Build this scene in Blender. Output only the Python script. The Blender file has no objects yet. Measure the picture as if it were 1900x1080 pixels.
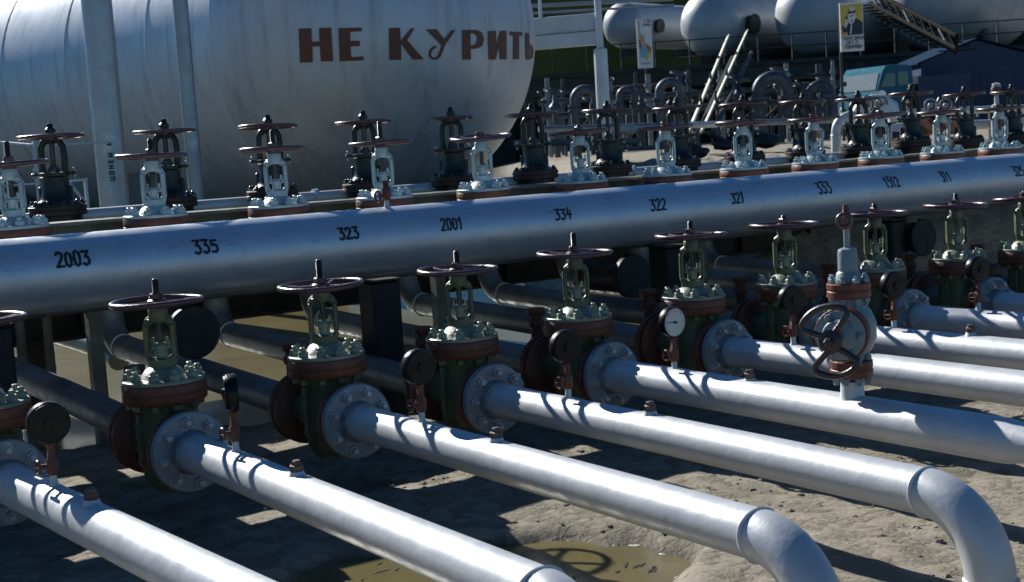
import bpy, math, random
from mathutils import Vector, Matrix, noise
from mathutils.geometry import tessellate_polygon
R_ = math.radians
random.seed(7)
sc = bpy.context.scene
col = sc.collection
U = 1.5            # scales whole scene, camera included, about the ground below the camera; coordinates are measured from the camera, which stands GZ above the sand
GZ = 1.02

def W(p):
    return Vector((p[0] * U, p[1] * U, (p[2] + GZ) * U))

# ------------------------------------------------------------------ camera
FPX = 2552.9
yaw, pitch, roll = 0.5817, 0.10286, -0.0619
Fv = Vector((math.sin(yaw) * math.cos(pitch), math.cos(yaw) * math.cos(pitch), -math.sin(pitch)))
R0 = Vector((math.cos(yaw), -math.sin(yaw), 0)); U0 = R0.cross(Fv)
Rv = math.cos(roll) * R0 + math.sin(roll) * U0
Uv = -math.sin(roll) * R0 + math.cos(roll) * U0
cam_d = bpy.data.cameras.new('camera'); cam = bpy.data.objects.new('camera', cam_d); col.objects.link(cam)
m = Matrix((Rv, Uv, -Fv)).transposed().to_4x4(); m.translation = W((0, 0, 0)); cam.matrix_world = m
cam_d.sensor_width = 36; cam_d.lens = 36 * FPX / 1900
cam_d.clip_start = 0.05; cam_d.clip_end = 3000
cam_d.dof.use_dof = True; cam_d.dof.focus_distance = 4.3 * U; cam_d.dof.aperture_fstop = 7.0
sc.camera = cam

# ------------------------------------------------------------------ light
SUN = Vector((-0.12, 1.63, 1.0)).normalized()          # towards the sun
elev = math.asin(SUN.z); azim = math.atan2(SUN.x, SUN.y)
w = bpy.data.worlds.new('World'); sc.world = w; w.use_nodes = True
nt = w.node_tree
sky = nt.nodes.new('ShaderNodeTexSky'); sky.sky_type = 'NISHITA'; sky.sun_disc = False
sky.sun_elevation = elev; sky.sun_rotation = azim; sky.air_density = 1.0; sky.dust_density = 0.1; sky.ozone_density = 3.0
tint = nt.nodes.new('ShaderNodeMix'); tint.data_type = 'RGBA'; tint.blend_type = 'MULTIPLY'; tint.inputs[0].default_value = 1; tint.inputs[7].default_value = (.37, .75, 1.04, 1)   # clear deep blue dry-country sky
nt.links.new(sky.outputs[0], tint.inputs[6]); nt.links.new(tint.outputs[2], nt.nodes['Background'].inputs[0]); nt.nodes['Background'].inputs[1].default_value = 0.046
sl = bpy.data.lights.new('sun', 'SUN'); sl.energy = 5.0; sl.angle = R_(0.53); sl.color = (1, .97, .91)
so = bpy.data.objects.new('sun', sl); col.objects.link(so)
so.rotation_euler = SUN.to_track_quat('Z', 'Y').to_euler(); so.location = (0, 0, 30)
vs = sc.view_settings
vs.view_transform = 'Standard'; vs.look = 'None'; vs.exposure = 0.5; vs.gamma = 1; vs.use_curve_mapping = False

# ------------------------------------------------------------------ helpers
def ray(px, py):
    return (Fv + Rv * ((px - 950) / FPX) - Uv * ((py - 540) / FPX))
def at(px, py, d):
    return ray(px, py) * d
def atz(px, py, z):
    r = ray(px, py); return r * (z / r.z)

def basis(a):
    a = Vector(a).normalized()
    t = Vector((0, 0, 1)) if abs(a.z) < .9 else Vector((1, 0, 0))
    x = t.cross(a).normalized(); return x, a.cross(x).normalized(), a

class MB:
    def __init__(s): s.v = []; s.f = []
    def add(s, vs, fs):
        b = len(s.v); s.v += [Vector(q) for q in vs]; s.f += [tuple(i + b for i in f) for f in fs]; return s
    def lathe(s, prof, o=(0, 0, 0), axis=(0, 0, 1), n=24, rot=0.0):
        x, y, a = basis(axis); o = Vector(o); vs = []; fs = []
        for r, z in prof:
            for i in range(n):
                t = 2 * math.pi * i / n + rot
                vs.append(o + a * z + (x * math.cos(t) + y * math.sin(t)) * max(r, 1e-5))
        k = len(prof)
        for j in range(k - 1):
            for i in range(n):
                i2 = (i + 1) % n
                fs.append((j * n + i, j * n + i2, (j + 1) * n + i2, (j + 1) * n + i))
        if prof[0][0] > 1e-4: fs.append(tuple(reversed(range(n))))
        if prof[-1][0] > 1e-4: fs.append(tuple(range((k - 1) * n, k * n)))
        return s.add(vs, fs)
    def cyl(s, p0, p1, r, r1=None, n=20, bev=0.0):
        p0 = Vector(p0); p1 = Vector(p1); L = (p1 - p0).length; r1 = r if r1 is None else r1
        if bev: pr = [(r - bev, 0), (r, bev), (r1, L - bev), (r1 - bev, L)]
        else: pr = [(r, 0), (r1, L)]
        return s.lathe(pr, p0, p1 - p0, n)
    def tube(s, path, r, n=16, closed=False, caps=True):
        P = [Vector(q) for q in path]; m_ = len(P); vs = []; fs = []
        rr = r if hasattr(r, '__len__') else [r] * m_
        T = []
        for i in range(m_):
            a = P[(i - 1) % m_] if (closed or i) else P[0]; b = P[(i + 1) % m_] if (closed or i < m_ - 1) else P[-1]
            T.append((b - a).normalized())
        x, y, _ = basis(T[0])
        for i in range(m_):
            x = (x - T[i] * x.dot(T[i])).normalized(); y = T[i].cross(x)
            for j in range(n):
                t = 2 * math.pi * j / n; vs.append(P[i] + (x * math.cos(t) + y * math.sin(t)) * rr[i])
        for i in range(m_ if closed else m_ - 1):
            i2 = (i + 1) % m_
            for j in range(n):
                j2 = (j + 1) % n; fs.append((i * n + j, i * n + j2, i2 * n + j2, i2 * n + j))
        if caps and not closed:
            fs.append(tuple(reversed(range(n)))); fs.append(tuple(range((m_ - 1) * n, m_ * n)))
        return s.add(vs, fs)
    def ring(s, c, axis, R, r, n=40, k=10, wob=0.0):
        x, y, a = basis(axis); c = Vector(c)
        return s.tube([c + (x * math.cos(t) + y * math.sin(t)) * (R + wob * math.sin(3 * t)) + a * (wob * math.sin(2 * t + 1)) for t in [2 * math.pi * i / n for i in range(n)]], r, k, closed=True)
    def box(s, c, size, rot=None, bev=0.0):
        c = Vector(c); h = [q / 2 for q in size]; M = rot or Matrix.Identity(3)
        if not bev:
            vs = [c + M @ Vector((sx * h[0], sy * h[1], sz * h[2])) for sx in (-1, 1) for sy in (-1, 1) for sz in (-1, 1)]
            return s.add(vs, [(0, 1, 3, 2), (4, 6, 7, 5), (0, 4, 5, 1), (2, 3, 7, 6), (0, 2, 6, 4), (1, 5, 7, 3)])
        b = bev; x, y = h[0], h[1]
        oct_ = [(-x + b, -y), (x - b, -y), (x, -y + b), (x, y - b), (x - b, y), (-x + b, y), (-x, y - b), (-x, -y + b)]
        vs = []
        for zz, k in ((-h[2], b), (-h[2] + b, 0), (h[2] - b, 0), (h[2], b)):
            for (u, v_) in oct_:
                vs.append(c + M @ Vector((u * (1 - k / max(x, 1e-6)), v_ * (1 - k / max(y, 1e-6)), zz)))
        fs = [tuple(reversed(range(8))), tuple(range(24, 32))]
        for j in range(3):
            for i in range(8): fs.append((j * 8 + i, j * 8 + (i + 1) % 8, (j + 1) * 8 + (i + 1) % 8, (j + 1) * 8 + i))
        return s.add(vs, fs)
    def prism(s, poly, o, ux, uy, th):
        o = Vector(o); ux = Vector(ux); uy = Vector(uy); nn = ux.cross(uy).normalized() * th; n = len(poly)
        a = [o + ux * p[0] + uy * p[1] for p in poly]; vs = a + [q + nn for q in a]
        tri = tessellate_polygon([[Vector((p[0], p[1], 0)) for p in poly]])
        fs = [tuple(reversed(t)) for t in tri] + [tuple(i + n for i in t) for t in tri]
        for i in range(n): fs.append((i, (i + 1) % n, n + (i + 1) % n, n + i))
        return s.add(vs, fs)
    def hexnut(s, o, axis, r, h, rs, hs, rot=0.0):
        s.lathe([(r * .98, 0), (r, h * .1), (r, h * .8), (r * .85, h)], o, axis, 6, rot)
        a = Vector(axis).normalized()
        s.lathe([(rs, 0), (rs, hs * .85), (rs * .75, hs)], Vector(o) + a * h * .99, axis, 8)
        return s
    def build(s, name, mat, parent=None, loc=(0, 0, 0), smooth=True, ang=38):
        me = bpy.data.meshes.new(name)
        me.from_pydata([q * U for q in s.v], [], s.f); me.validate(); 
        import bmesh
        bm = bmesh.new(); bm.from_mesh(me); bmesh.ops.recalc_face_normals(bm, faces=bm.faces); bm.to_mesh(me); bm.free()
        if smooth:
            me.shade_smooth(); me.set_sharp_from_angle(angle=R_(ang))
        me.materials.append(mat)
        o = bpy.data.objects.new(name, me); col.objects.link(o)
        if parent is not None: o.parent = parent; o.location = Vector(loc) * U
        else: o.location = W(loc)
        return o

def tag(o, label, cat, group=None, kind=None):
    if label: o['label'] = label
    if cat: o['category'] = cat
    if group: o['group'] = group
    if kind: o['kind'] = kind
    return o
def thing(name, label, cat, loc, rz=0.0, group=None):
    o = bpy.data.objects.new(name, None); col.objects.link(o); o.location = W(loc); o.rotation_euler = (0, 0, rz)
    o.empty_display_size = .05
    return tag(o, label, cat, group)
def kids(o): return [c for c in col.objects if c.parent == o]
def copy_tree(o, parent=None, chmap=None):
    if chmap is None:
        chmap = {}
        for q in col.objects:
            if q.parent is not None: chmap.setdefault(q.parent.name, []).append(q)
    c = o.copy(); col.objects.link(c)
    if parent is not None: c.parent = parent
    for ch in chmap.get(o.name, []): copy_tree(ch, c, chmap)
    return c

# ------------------------------------------------------------------ materials
def mk(name, c1, c2=None, rough=.5, metal=0.0, scale=6.0, bump=.15, bscale=60.0, spots=None, spot_amt=.0, spot_scale=14.0, streak=None, rvar=.15, vary=.14, coat=0.0, spec=.5, stretch=(1, 1, 1), crough=.15):
    M = bpy.data.materials.new(name); M.use_nodes = True; t = M.node_tree; N = t.nodes; L = t.links
    b = N['Principled BSDF']; b.inputs['Metallic'].default_value = metal
    b.inputs['Specular IOR Level'].default_value = spec; b.inputs['Coat Weight'].default_value = coat; b.inputs['Coat Roughness'].default_value = crough
    tc = N.new('ShaderNodeTexCoord'); oi = N.new('ShaderNodeObjectInfo')
    mul = N.new('ShaderNodeVectorMath'); mul.operation = 'SCALE'; mul.inputs[0].default_value = (37.1, 17.3, 53.7); L.new(oi.outputs['Random'], mul.inputs['Scale'])
    add = N.new('ShaderNodeVectorMath'); L.new(tc.outputs['Object'], add.inputs[0]); L.new(mul.outputs[0], add.inputs[1])
    mp = N.new('ShaderNodeMapping'); mp.inputs['Scale'].default_value = stretch; L.new(add.outputs[0], mp.inputs[0]); V = mp.outputs[0]
    def nz(sc_, det=6, ro=.6, vec=None):
        n = N.new('ShaderNodeTexNoise'); n.inputs['Scale'].default_value = sc_; n.inputs['Detail'].default_value = det; n.inputs['Roughness'].default_value = ro
        L.new(vec or V, n.inputs['Vector']); return n.outputs['Fac']
    def ramp(fac, a, bb):
        r = N.new('ShaderNodeMapRange'); r.inputs[1].default_value = a; r.inputs[2].default_value = bb; L.new(fac, r.inputs[0]); return r.outputs[0]
    def mix(fac, A, B):
        x = N.new('ShaderNodeMix'); x.data_type = 'RGBA'; L.new(fac, x.inputs[0])
        for i, q in ((6, A), (7, B)):
            if isinstance(q, tuple): x.inputs[i].default_value = (*q, 1)
            else: L.new(q, x.inputs[i])
        return x.outputs[2]
    c2 = c2 or tuple(q * .75 for q in c1)
    C = mix(ramp(nz(scale), .35, .68), c1, c2)
    metal_out = None
    if streak:
        ms = N.new('ShaderNodeMapping'); ms.inputs['Scale'].default_value = streak[1]; L.new(add.outputs[0], ms.inputs[0])
        C = mix(ramp(nz(streak[2], 5, .6, ms.outputs[0]), streak[3], streak[3] + .2), C, streak[0])
    if spots:
        f = ramp(nz(spot_scale, 10, .7), .70 - spot_amt, .76 - spot_amt)
        C = mix(f, C, spots)
        if metal > 0:
            mm = N.new('ShaderNodeMapRange'); mm.inputs[3].default_value = metal; mm.inputs[4].default_value = 0; L.new(f, mm.inputs[0]); L.new(mm.outputs[0], b.inputs['Metallic'])
    if vary:
        vr = N.new('ShaderNodeMapRange'); vr.inputs[3].default_value = 1 - vary; vr.inputs[4].default_value = 1 + vary * .7; L.new(oi.outputs['Random'], vr.inputs[0])
        vm = N.new('ShaderNodeVectorMath'); vm.operation = 'SCALE'; L.new(C, vm.inputs[0]); L.new(vr.outputs[0], vm.inputs['Scale']); C = vm.outputs[0]
    L.new(C, b.inputs['Base Color'])
    rr = N.new('ShaderNodeMapRange'); rr.inputs[1].default_value = .3; rr.inputs[2].default_value = .7
    rr.inputs[3].default_value = max(.03, rough - rvar); rr.inputs[4].default_value = min(1, rough + rvar); L.new(nz(scale * 2.3), rr.inputs[0]); L.new(rr.outputs[0], b.inputs['Roughness'])
    if bump:
        bn = N.new('ShaderNodeBump'); bn.inputs['Strength'].default_value = bump; bn.inputs['Distance'].default_value = .01
        L.new(nz(bscale, 5), bn.inputs['Height']); L.new(bn.outputs[0], b.inputs['Normal'])
    return M

RUST = (.13, .045, .022)
M = {}
M['silver'] = mk('silver_paint', (.62, .64, .66), (.52, .545, .575), .48, .3, 5, .13, 26, (.20, .14, .10), .035, 22, rvar=.08, vary=.04)
M['header'] = mk('header_paint', (.72, .79, .88), (.63, .70, .79), .42, .6, 3, .07, 40, (.10, .09, .07), .03, 30, streak=((.30, .33, .36), (3, 26, 6), 2.2, .60), rvar=.08)
M['tank'] = mk('tank_paint', (.66, .72, .79), (.57, .62, .68), .52, .45, .8, .12, 12, (.12, .11, .09), .02, 9, streak=((.46, .50, .54), (6, 6, .5), 1.0, .50), rvar=.1)
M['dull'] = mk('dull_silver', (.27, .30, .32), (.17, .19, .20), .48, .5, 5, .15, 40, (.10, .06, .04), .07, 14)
M['flange'] = mk('flange_paint', (.29, .33, .37), (.21, .24, .28), .5, .35, 9, .35, 60, (.16, .09, .06), .06, 26)
M['boltsilver'] = mk('bolt_silver', (.50, .53, .56), (.33, .33, .33), .42, .5, 30, .2, 90, (.14, .07, .04), .09, 40)
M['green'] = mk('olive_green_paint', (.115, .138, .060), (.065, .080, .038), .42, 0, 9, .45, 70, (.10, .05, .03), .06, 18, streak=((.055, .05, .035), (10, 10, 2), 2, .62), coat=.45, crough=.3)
M['litgreen'] = mk('sunlit_green_top', (.20, .25, .175), (.12, .16, .105), .42, 0, 14, .4, 70, (.10, .06, .04), .06, 24, coat=.7, crough=.32, spec=.8)  # lighter copy of the olive, sunlight on the covers put into the colour
M['grey'] = mk('pale_blue_grey_paint', (.36, .48, .51), (.26, .36, .39), .42, 0, 12, .35, 70, (.12, .09, .07), .05, 24, streak=((.16, .18, .17), (10, 10, 2), 2.2, .62), coat=.6, crough=.3, spec=.7)
M['midgrey'] = mk('mid_grey_paint', (.25, .33, .36), (.18, .24, .27), .45, 0, 12, .35, 70, (.12, .09, .07), .05, 24, coat=.4, crough=.3)
M['red'] = mk('rust_red_paint', (.19, .056, .027), (.105, .036, .022), .45, 0, 9, .4, 60, (.05, .028, .02), .1, 20)
M['wheel'] = mk('maroon_wheel_paint', (.115, .040, .045), (.055, .025, .028), .33, 0, 14, .3, 60, (.22, .17, .17), .06, 26, coat=.6, crough=.28)
M['dark'] = mk('black_green_paint', (.017, .026, .021), (.009, .013, .011), .34, 0, 8, .3, 60, (.06, .03, .02), .05, 18, coat=.12, spec=.4)
M['darkflange'] = mk('dark_brown_flange', (.075, .032, .022), (.035, .02, .016), .5, 0, 8, .35, 60)
M['steel'] = mk('dark_steel', (.10, .10, .10), (.05, .045, .04), .38, .6, 20, .2, 90)
M['brass'] = mk('old_brass', (.23, .17, .10), (.13, .08, .05), .4, .5, 30, .3, 80)
M['darkwheel'] = mk('dark_brown_wheel_paint', (.050, .026, .022), (.028, .016, .014), .36, 0, 14, .3, 60, (.14, .10, .09), .05, 26, coat=.4, crough=.3)
M['black'] = mk('black_enamel', (.005, .0055, .007), (.003, .003, .004), .32, 0, 10, .1, 50, (.10, .09, .08), .02, 40, coat=0, spec=.3)
M['dial'] = mk('white_dial', (.72, .74, .72), (.66, .68, .66), .35, 0, 8, 0, coat=.3)
M['ink'] = mk('black_ink', (.02, .022, .022), (.035, .036, .034), .6, 0, 60, .1, 90, rvar=.1)
M['redink'] = mk('brown_red_letter_paint', (.16, .055, .035), (.12, .045, .03), .5, 0, 5, .1, 60, (.28, .22, .2), .03, 20)
M['beam'] = mk('weathered_grey_green_steel', (.17, .18, .15), (.08, .09, .075), .6, .1, 7, .4, 50, (.30, .29, .26), .09, 12)
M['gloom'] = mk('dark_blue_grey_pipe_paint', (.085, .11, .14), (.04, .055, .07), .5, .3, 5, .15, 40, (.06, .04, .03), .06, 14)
M['matte'] = mk('matt_black_steel', (.022, .024, .022), (.012, .013, .012), .9, 0, 6, .2, 40, spec=.06)
M['soot'] = mk('soot_dark_steel', (.030, .030, .027), (.016, .016, .015), .55, .2, 6, .3, 40)
M['deck'] = mk('deck_dark_steel', (.035, .042, .036), (.018, .022, .018), .6, .1, 2, .3, 20)
M['paleblue'] = mk('pale_blue_steel_paint', (.55, .64, .70), (.46, .54, .60), .5, .15, 3, .1, 30, (.15, .12, .1), .03, 14)
M['bgtank'] = mk('background_tank_paint', (.46, .49, .52), (.36, .39, .42), .5, .3, 1.0, .1, 20, (.2, .18, .15), .03, 6)
M['white'] = mk('white_pipe_paint', (.68, .70, .70), (.55, .57, .57), .42, .2, 5, .1, 40, (.22, .15, .1), .05, 14)
M['cream'] = mk('cream_handrail_paint', (.78, .74, .58), (.70, .66, .50), .5, 0, 5, .1, 30)
M['shed'] = mk('navy_sheet_metal', (.011, .042, .105), (.009, .035, .088), .55, .1, 3, .1, 20)
M['shedroof'] = mk('dark_navy_roof', (.010, .030, .070), (.008, .024, .056), .9, 0, 3, .1, 20, spec=.05)
M['roof'] = mk('pale_roof_sheet', (.35, .44, .52), (.28, .36, .44), .5, .2, 3, .1, 20)
M['truck'] = mk('truck_blue_paint', (.05, .20, .29), (.04, .16, .24), .8, 0, 4, .05, 30, (.12, .08, .06), .03, 12, spec=.04)
M['trucktrim'] = mk('truck_dark_trim', (.03, .035, .04), None, .5, 0)
M['glass'] = mk('window_glass', (.02, .035, .045), (.015, .025, .035), .08, 0, 3, 0, spec=.9, rvar=.02, coat=.6)
M['screen'] = mk('windscreen_glass', (.13, .19, .23), (.11, .16, .20), .5, 0, 3, 0, spec=.02, rvar=.03)
M['rubber'] = mk('tyre_rubber', (.02, .02, .02), None, .8, 0)
M['cloth'] = mk('dark_jacket_cloth', (.022, .026, .032), (.015, .017, .02), .85, 0, 20, .4, 90)
M['skin'] = mk('skin', (.36, .20, .14), (.30, .16, .11), .5, 0, 20, .1, 60)
M['paper'] = mk('poster_paper', (.70, .72, .74), (.64, .66, .68), .7, 0, 5, 0)
M['pyellow'] = mk('poster_yellow', (.62, .50, .10), (.55, .44, .08), .7, 0, 5, 0)
M['pblue'] = mk('poster_blue', (.16, .48, .62), None, .7, 0, 5, 0)
M['pnavy'] = mk('poster_navy', (.03, .05, .08), (.025, .04, .06), .7, 0, 5, 0)
M['porange'] = mk('poster_orange', (.62, .24, .08), None, .7, 0, 5, 0)
M['pskin'] = mk('poster_skin', (.55, .42, .30), None, .7, 0, 5, 0)
M['pred'] = mk('poster_red', (.45, .07, .06), None, .7, 0, 5, 0)
M['tarp'] = mk('pale_tarp', (.55, .53, .47), (.42, .40, .36), .8, 0, 8, .5, 30)
M['wall'] = mk('dark_backdrop', (.040, .044, .040), (.025, .028, .026), .8, 0, 1.5, .3, 15)
M['plug'] = mk('brown_plug', (.20, .14, .10), (.11, .07, .05), .45, .4, 30, .4, 80)

def sand_mat():
    M_ = bpy.data.materials.new('sand'); M_.use_nodes = True; t = M_.node_tree; N = t.nodes; L = t.links; b = N['Principled BSDF']
    g = N.new('ShaderNodeNewGeometry'); P = g.outputs['Position']
    def nz(s, d=8, r=.6):
        n = N.new('ShaderNodeTexNoise'); n.inputs['Scale'].default_value = s; n.inputs['Detail'].default_value = d; n.inputs['Roughness'].default_value = r; L.new(P, n.inputs['Vector']); return n.outputs['Fac']
    def mr(f, a, bb, c=0, d=1):
        r = N.new('ShaderNodeMapRange'); r.inputs[1].default_value = a; r.inputs[2].default_value = bb; r.inputs[3].default_value = c; r.inputs[4].default_value = d; L.new(f, r.inputs[0]); return r.outputs[0]
    def mix(f, A, B):
        x = N.new('ShaderNodeMix'); x.data_type = 'RGBA'; L.new(f, x.inputs[0])
        for i, q in ((6, A), (7, B)):
            if isinstance(q, tuple): x.inputs[i].default_value = (*q, 1)
            else: L.new(q, x.inputs[i])
        return x.outputs[2]
    C = mix(mr(nz(1.3), .35, .65), (.34, .305, .245), (.30, .27, .215))
    C = mix(mr(nz(14, 10, .7), .45, .62), C, (.30, .268, .21))
    C = mix(mr(nz(30, 10, .75), .62, .70), C, (.16, .138, .10))
    sp = N.new('ShaderNodeSeparateXYZ'); L.new(P, sp.inputs[0])
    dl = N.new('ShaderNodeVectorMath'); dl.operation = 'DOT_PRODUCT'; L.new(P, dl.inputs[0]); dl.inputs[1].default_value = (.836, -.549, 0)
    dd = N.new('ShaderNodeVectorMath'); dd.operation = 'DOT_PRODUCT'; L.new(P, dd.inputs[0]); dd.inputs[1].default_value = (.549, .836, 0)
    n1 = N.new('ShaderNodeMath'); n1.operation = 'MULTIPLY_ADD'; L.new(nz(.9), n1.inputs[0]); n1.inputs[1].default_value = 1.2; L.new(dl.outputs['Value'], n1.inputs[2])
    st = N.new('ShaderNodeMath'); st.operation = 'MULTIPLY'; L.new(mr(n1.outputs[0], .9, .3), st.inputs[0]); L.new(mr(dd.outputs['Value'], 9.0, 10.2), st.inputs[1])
    C = mix(st.outputs[0], C, (.050, .046, .034))      # tank shade painted into the soil, keeps bounce light off the tank
    ad = N.new('ShaderNodeMath'); ad.operation = 'MULTIPLY_ADD'; L.new(nz(3), ad.inputs[0]); ad.inputs[1].default_value = .06; L.new(sp.outputs[2], ad.inputs[2])
    wet = mr(ad.outputs[0], .075, .045, 0, 1)
    C = mix(wet, C, (.085, .072, .045))
    L.new(C, b.inputs['Base Color']); L.new(mr(wet, 0, 1, .92, .5), b.inputs['Roughness']); b.inputs['Specular IOR Level'].default_value = .25
    bn = N.new('ShaderNodeBump'); bn.inputs['Strength'].default_value = .55; bn.inputs['Distance'].default_value = .03; L.new(nz(24, 10, .7), bn.inputs['Height'])
    b2 = N.new('ShaderNodeBump'); b2.inputs['Strength'].default_value = .7; b2.inputs['Distance'].default_value = .03
    L.new(mr(nz(8.5, 9, .68), .50, .66), b2.inputs['Height']); L.new(bn.outputs[0], b2.inputs['Normal'])
    L.new(b2.outputs[0], b.inputs['Normal'])
    return M_
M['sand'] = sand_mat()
M['water'] = mk('muddy_water', (.155, .130, .058), (.125, .105, .045), .20, 0, 1.2, .05, 5, (.05, .042, .022), .05, 5, rvar=.03, spec=.35)
M['foam'] = mk('dried_foam', (.62, .60, .54), (.45, .43, .38), .8, 0, 20, .8, 60)
M['speck'] = mk('oily_scum', (.05, .042, .025), None, .5, 0)
M['hill'] = mk('hill_scrub', (.017, .028, .013), (.010, .017, .008), .95, 0, .12, .9, .8, (.05, .06, .03), .05, .15, spec=0.0)

# ------------------------------------------------------------------ ground
def sstep(a, b, x):
    t = min(1, max(0, (x - a) / (b - a))); return t * t * (3 - 2 * t)
def fn(x, y, s, seed=0): return noise.noise(Vector((x * s, y * s, seed * 9.7)))
MOUNDS = ((1.36, 3.56, .24, 1.05), (1.85, 3.56, .26, 1.1), (2.64, 3.62, .24, 1.1), (.95, 3.46, .24, 1.1), (2.0, 2.85, .12, 1.1))
def ground_h(x, y):
    d = x * .549 + y * .836; lat = x * .836 - y * .549
    z = -.985 + .012 * fn(x, y, 1.1, 1) + .009 * fn(x, y, 3.1, 2)
    if d < 14: z += .006 * fn(x, y, 8, 3) + .005 * fn(x, y, 15, 4) + .010 * max(0, fn(x, y, 2.4, 21)) * max(0, fn(x, y, 11, 22)) * 4
    # low hollow that holds the muddy puddle, with dry mounds standing out of it
    e = ((x - 1.49) / .60) ** 2 + ((y - 2.63) / .46) ** 2 + .35 * fn(x, y, 2.2, 5) + .20 * fn(x, y, 6.5, 15)
    hol = 1 - sstep(.80, 1.10, e)
    z -= .055 * hol
    e2 = ((x - 2.9) / 3.6) ** 2 + ((y - 7.7) / 2.7) ** 2 + .3 * fn(x, y, 1.8, 6)
    z -= .05 * (1 - sstep(.7, 1.2, e2))  # rear puddle hollow, stretched toward the tank to cut light bouncing onto it
    # made ground behind the valve rows, rising to the level of the yard
    k = sstep(0.0, .9, lat)
    up = sstep(7.3, 9.7, d + .4 * fn(x, y, .8, 7))
    far = .36 * sstep(11, 16, d)
    z += far + (up * (.80 + .05 * fn(x, y, 1.6, 8) + .03 * fn(x, y, 4.5, 9) + (.02 * fn(x, y, 9, 10) if d < 16 else 0)) - far) * k if k > 0 else far
    return z
def grid_axis(a, b, lo, hi, fine):
    out = []; x = a; step = fine
    xs = [lo]
    while xs[-1] < hi: xs.append(xs[-1] + fine)
    s = fine; p = lo; left = []
    while p > a: s *= 1.22; p -= s; left.append(p)
    s = fine; p = xs[-1]; right = []
    while p < b: s *= 1.22; p += s; right.append(p)
    return left[::-1] + xs + right
gx = grid_axis(-400, 500, .3, 7.5, .036); gy = grid_axis(-60, 700, 1.2, 8.6, .036)
g = MB(); nx, ny = len(gx), len(gy)
g.v = [Vector((x, y, ground_h(x, y))) for y in gy for x in gx]
g.f = [(j * nx + i, j * nx + i + 1, (j + 1) * nx + i + 1, (j + 1) * nx + i) for j in range(ny - 1) for i in range(nx - 1)]
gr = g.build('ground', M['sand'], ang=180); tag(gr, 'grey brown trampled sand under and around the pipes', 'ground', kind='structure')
wm = MB(); wm.add([(-1.2, 1.6, 0), (6.4, 1.6, 0), (6.4, 10.6, 0), (-1.2, 10.6, 0)], [(0, 1, 2, 3)])
wt = wm.build('water', M['water'], loc=(0, 0, -1.010)); tag(wt, 'muddy olive puddle water under the pipes and behind the header', 'water', kind='structure')
b = MB(); rnd = random.Random(3)
for i in range(9500):
    x = rnd.uniform(.6, 6.5); y = rnd.uniform(1.4, 8.5) if i % 3 else rnd.uniform(1.6, 3.8)
    if fn(x, y, 1.9, 31) + .5 * fn(x, y, 5, 32) < .02 and rnd.random() < .8: continue
    z = ground_h(x, y)
    if z < -1.000: continue
    r_ = .0022 + .012 * rnd.random() ** 4; vs_ = []; sx_ = rnd.uniform(.7, 1.4); a0_ = rnd.random() * 6; hh_ = rnd.uniform(.35, .7)
    for (rr_, zz_) in ((1.0, -.25), (.95, .25 * hh_), (.55, .85 * hh_)):
        for j in range(6):
            q_ = a0_ + j * 1.047 + zz_ * .4; k_ = r_ * rr_ * rnd.uniform(.75, 1.2); vs_.append((x + k_ * sx_ * math.cos(q_), y + k_ * math.sin(q_), z + r_ * zz_ * rnd.uniform(.8, 1.2)))
    vs_.append((x, y, z + r_ * hh_))
    b.add(vs_, [(j, (j + 1) % 6, 6 + (j + 1) % 6, 6 + j) for j in range(6)] + [(6 + j, 6 + (j + 1) % 6, 12 + (j + 1) % 6, 12 + j) for j in range(6)] + [(12 + j, 12 + (j + 1) % 6, 18) for j in range(6)])
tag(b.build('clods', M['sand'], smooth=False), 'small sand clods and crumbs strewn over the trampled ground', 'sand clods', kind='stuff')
b = MB()
for i in range(260):
    x = rnd.uniform(.9, 2.5); y = rnd.uniform(1.9, 3.1)
    if ground_h(x, y) > -1.016 or abs(fn(x, y, 3.1, 41)) > .10: continue
    l_ = rnd.uniform(.008, .03); w_ = rnd.uniform(.002, .006); a_ = .5 + rnd.uniform(-.5, .5); n_ = 7; pts_ = []
    for j in range(n_):
        t_ = 2 * math.pi * j / n_; u_, v_ = l_ * math.cos(t_) * rnd.uniform(.7, 1.2), w_ * math.sin(t_) * rnd.uniform(.6, 1.3)
        pts_.append((x + u_ * math.cos(a_) - v_ * math.sin(a_), y + u_ * math.sin(a_) + v_ * math.cos(a_), -1.0082))
    b.add(pts_, [tuple(range(n_))])
tag(b.build('scum', M['speck'], smooth=False), 'dark oily scum flecks floating on the muddy puddle', 'scum', kind='stuff')
b = MB()
for i in range(900):
    x = rnd.uniform(1.5, 2.6); y = rnd.uniform(1.9, 3.1); h_ = ground_h(x, y)
    if not (-1.016 < h_ < -1.004) or x + .5 * fn(x, y, 3, 44) < 1.9: continue
    r_ = rnd.uniform(.004, .013); n_ = 6; z = -1.009
    vs_ = [(x + r_ * math.cos(j * 1.047) * rnd.uniform(.7, 1.3), y + r_ * math.sin(j * 1.047) * rnd.uniform(.7, 1.3), z) for j in range(n_)] + [(x, y, z + r_ * rnd.uniform(.2, .4))]
    b.add(vs_, [(j, (j + 1) % n_, n_) for j in range(n_)])
tag(b.build('foam', M['foam'], smooth=False), 'pale dried foam crust along the edge of the puddle', 'foam', kind='stuff')

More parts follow.
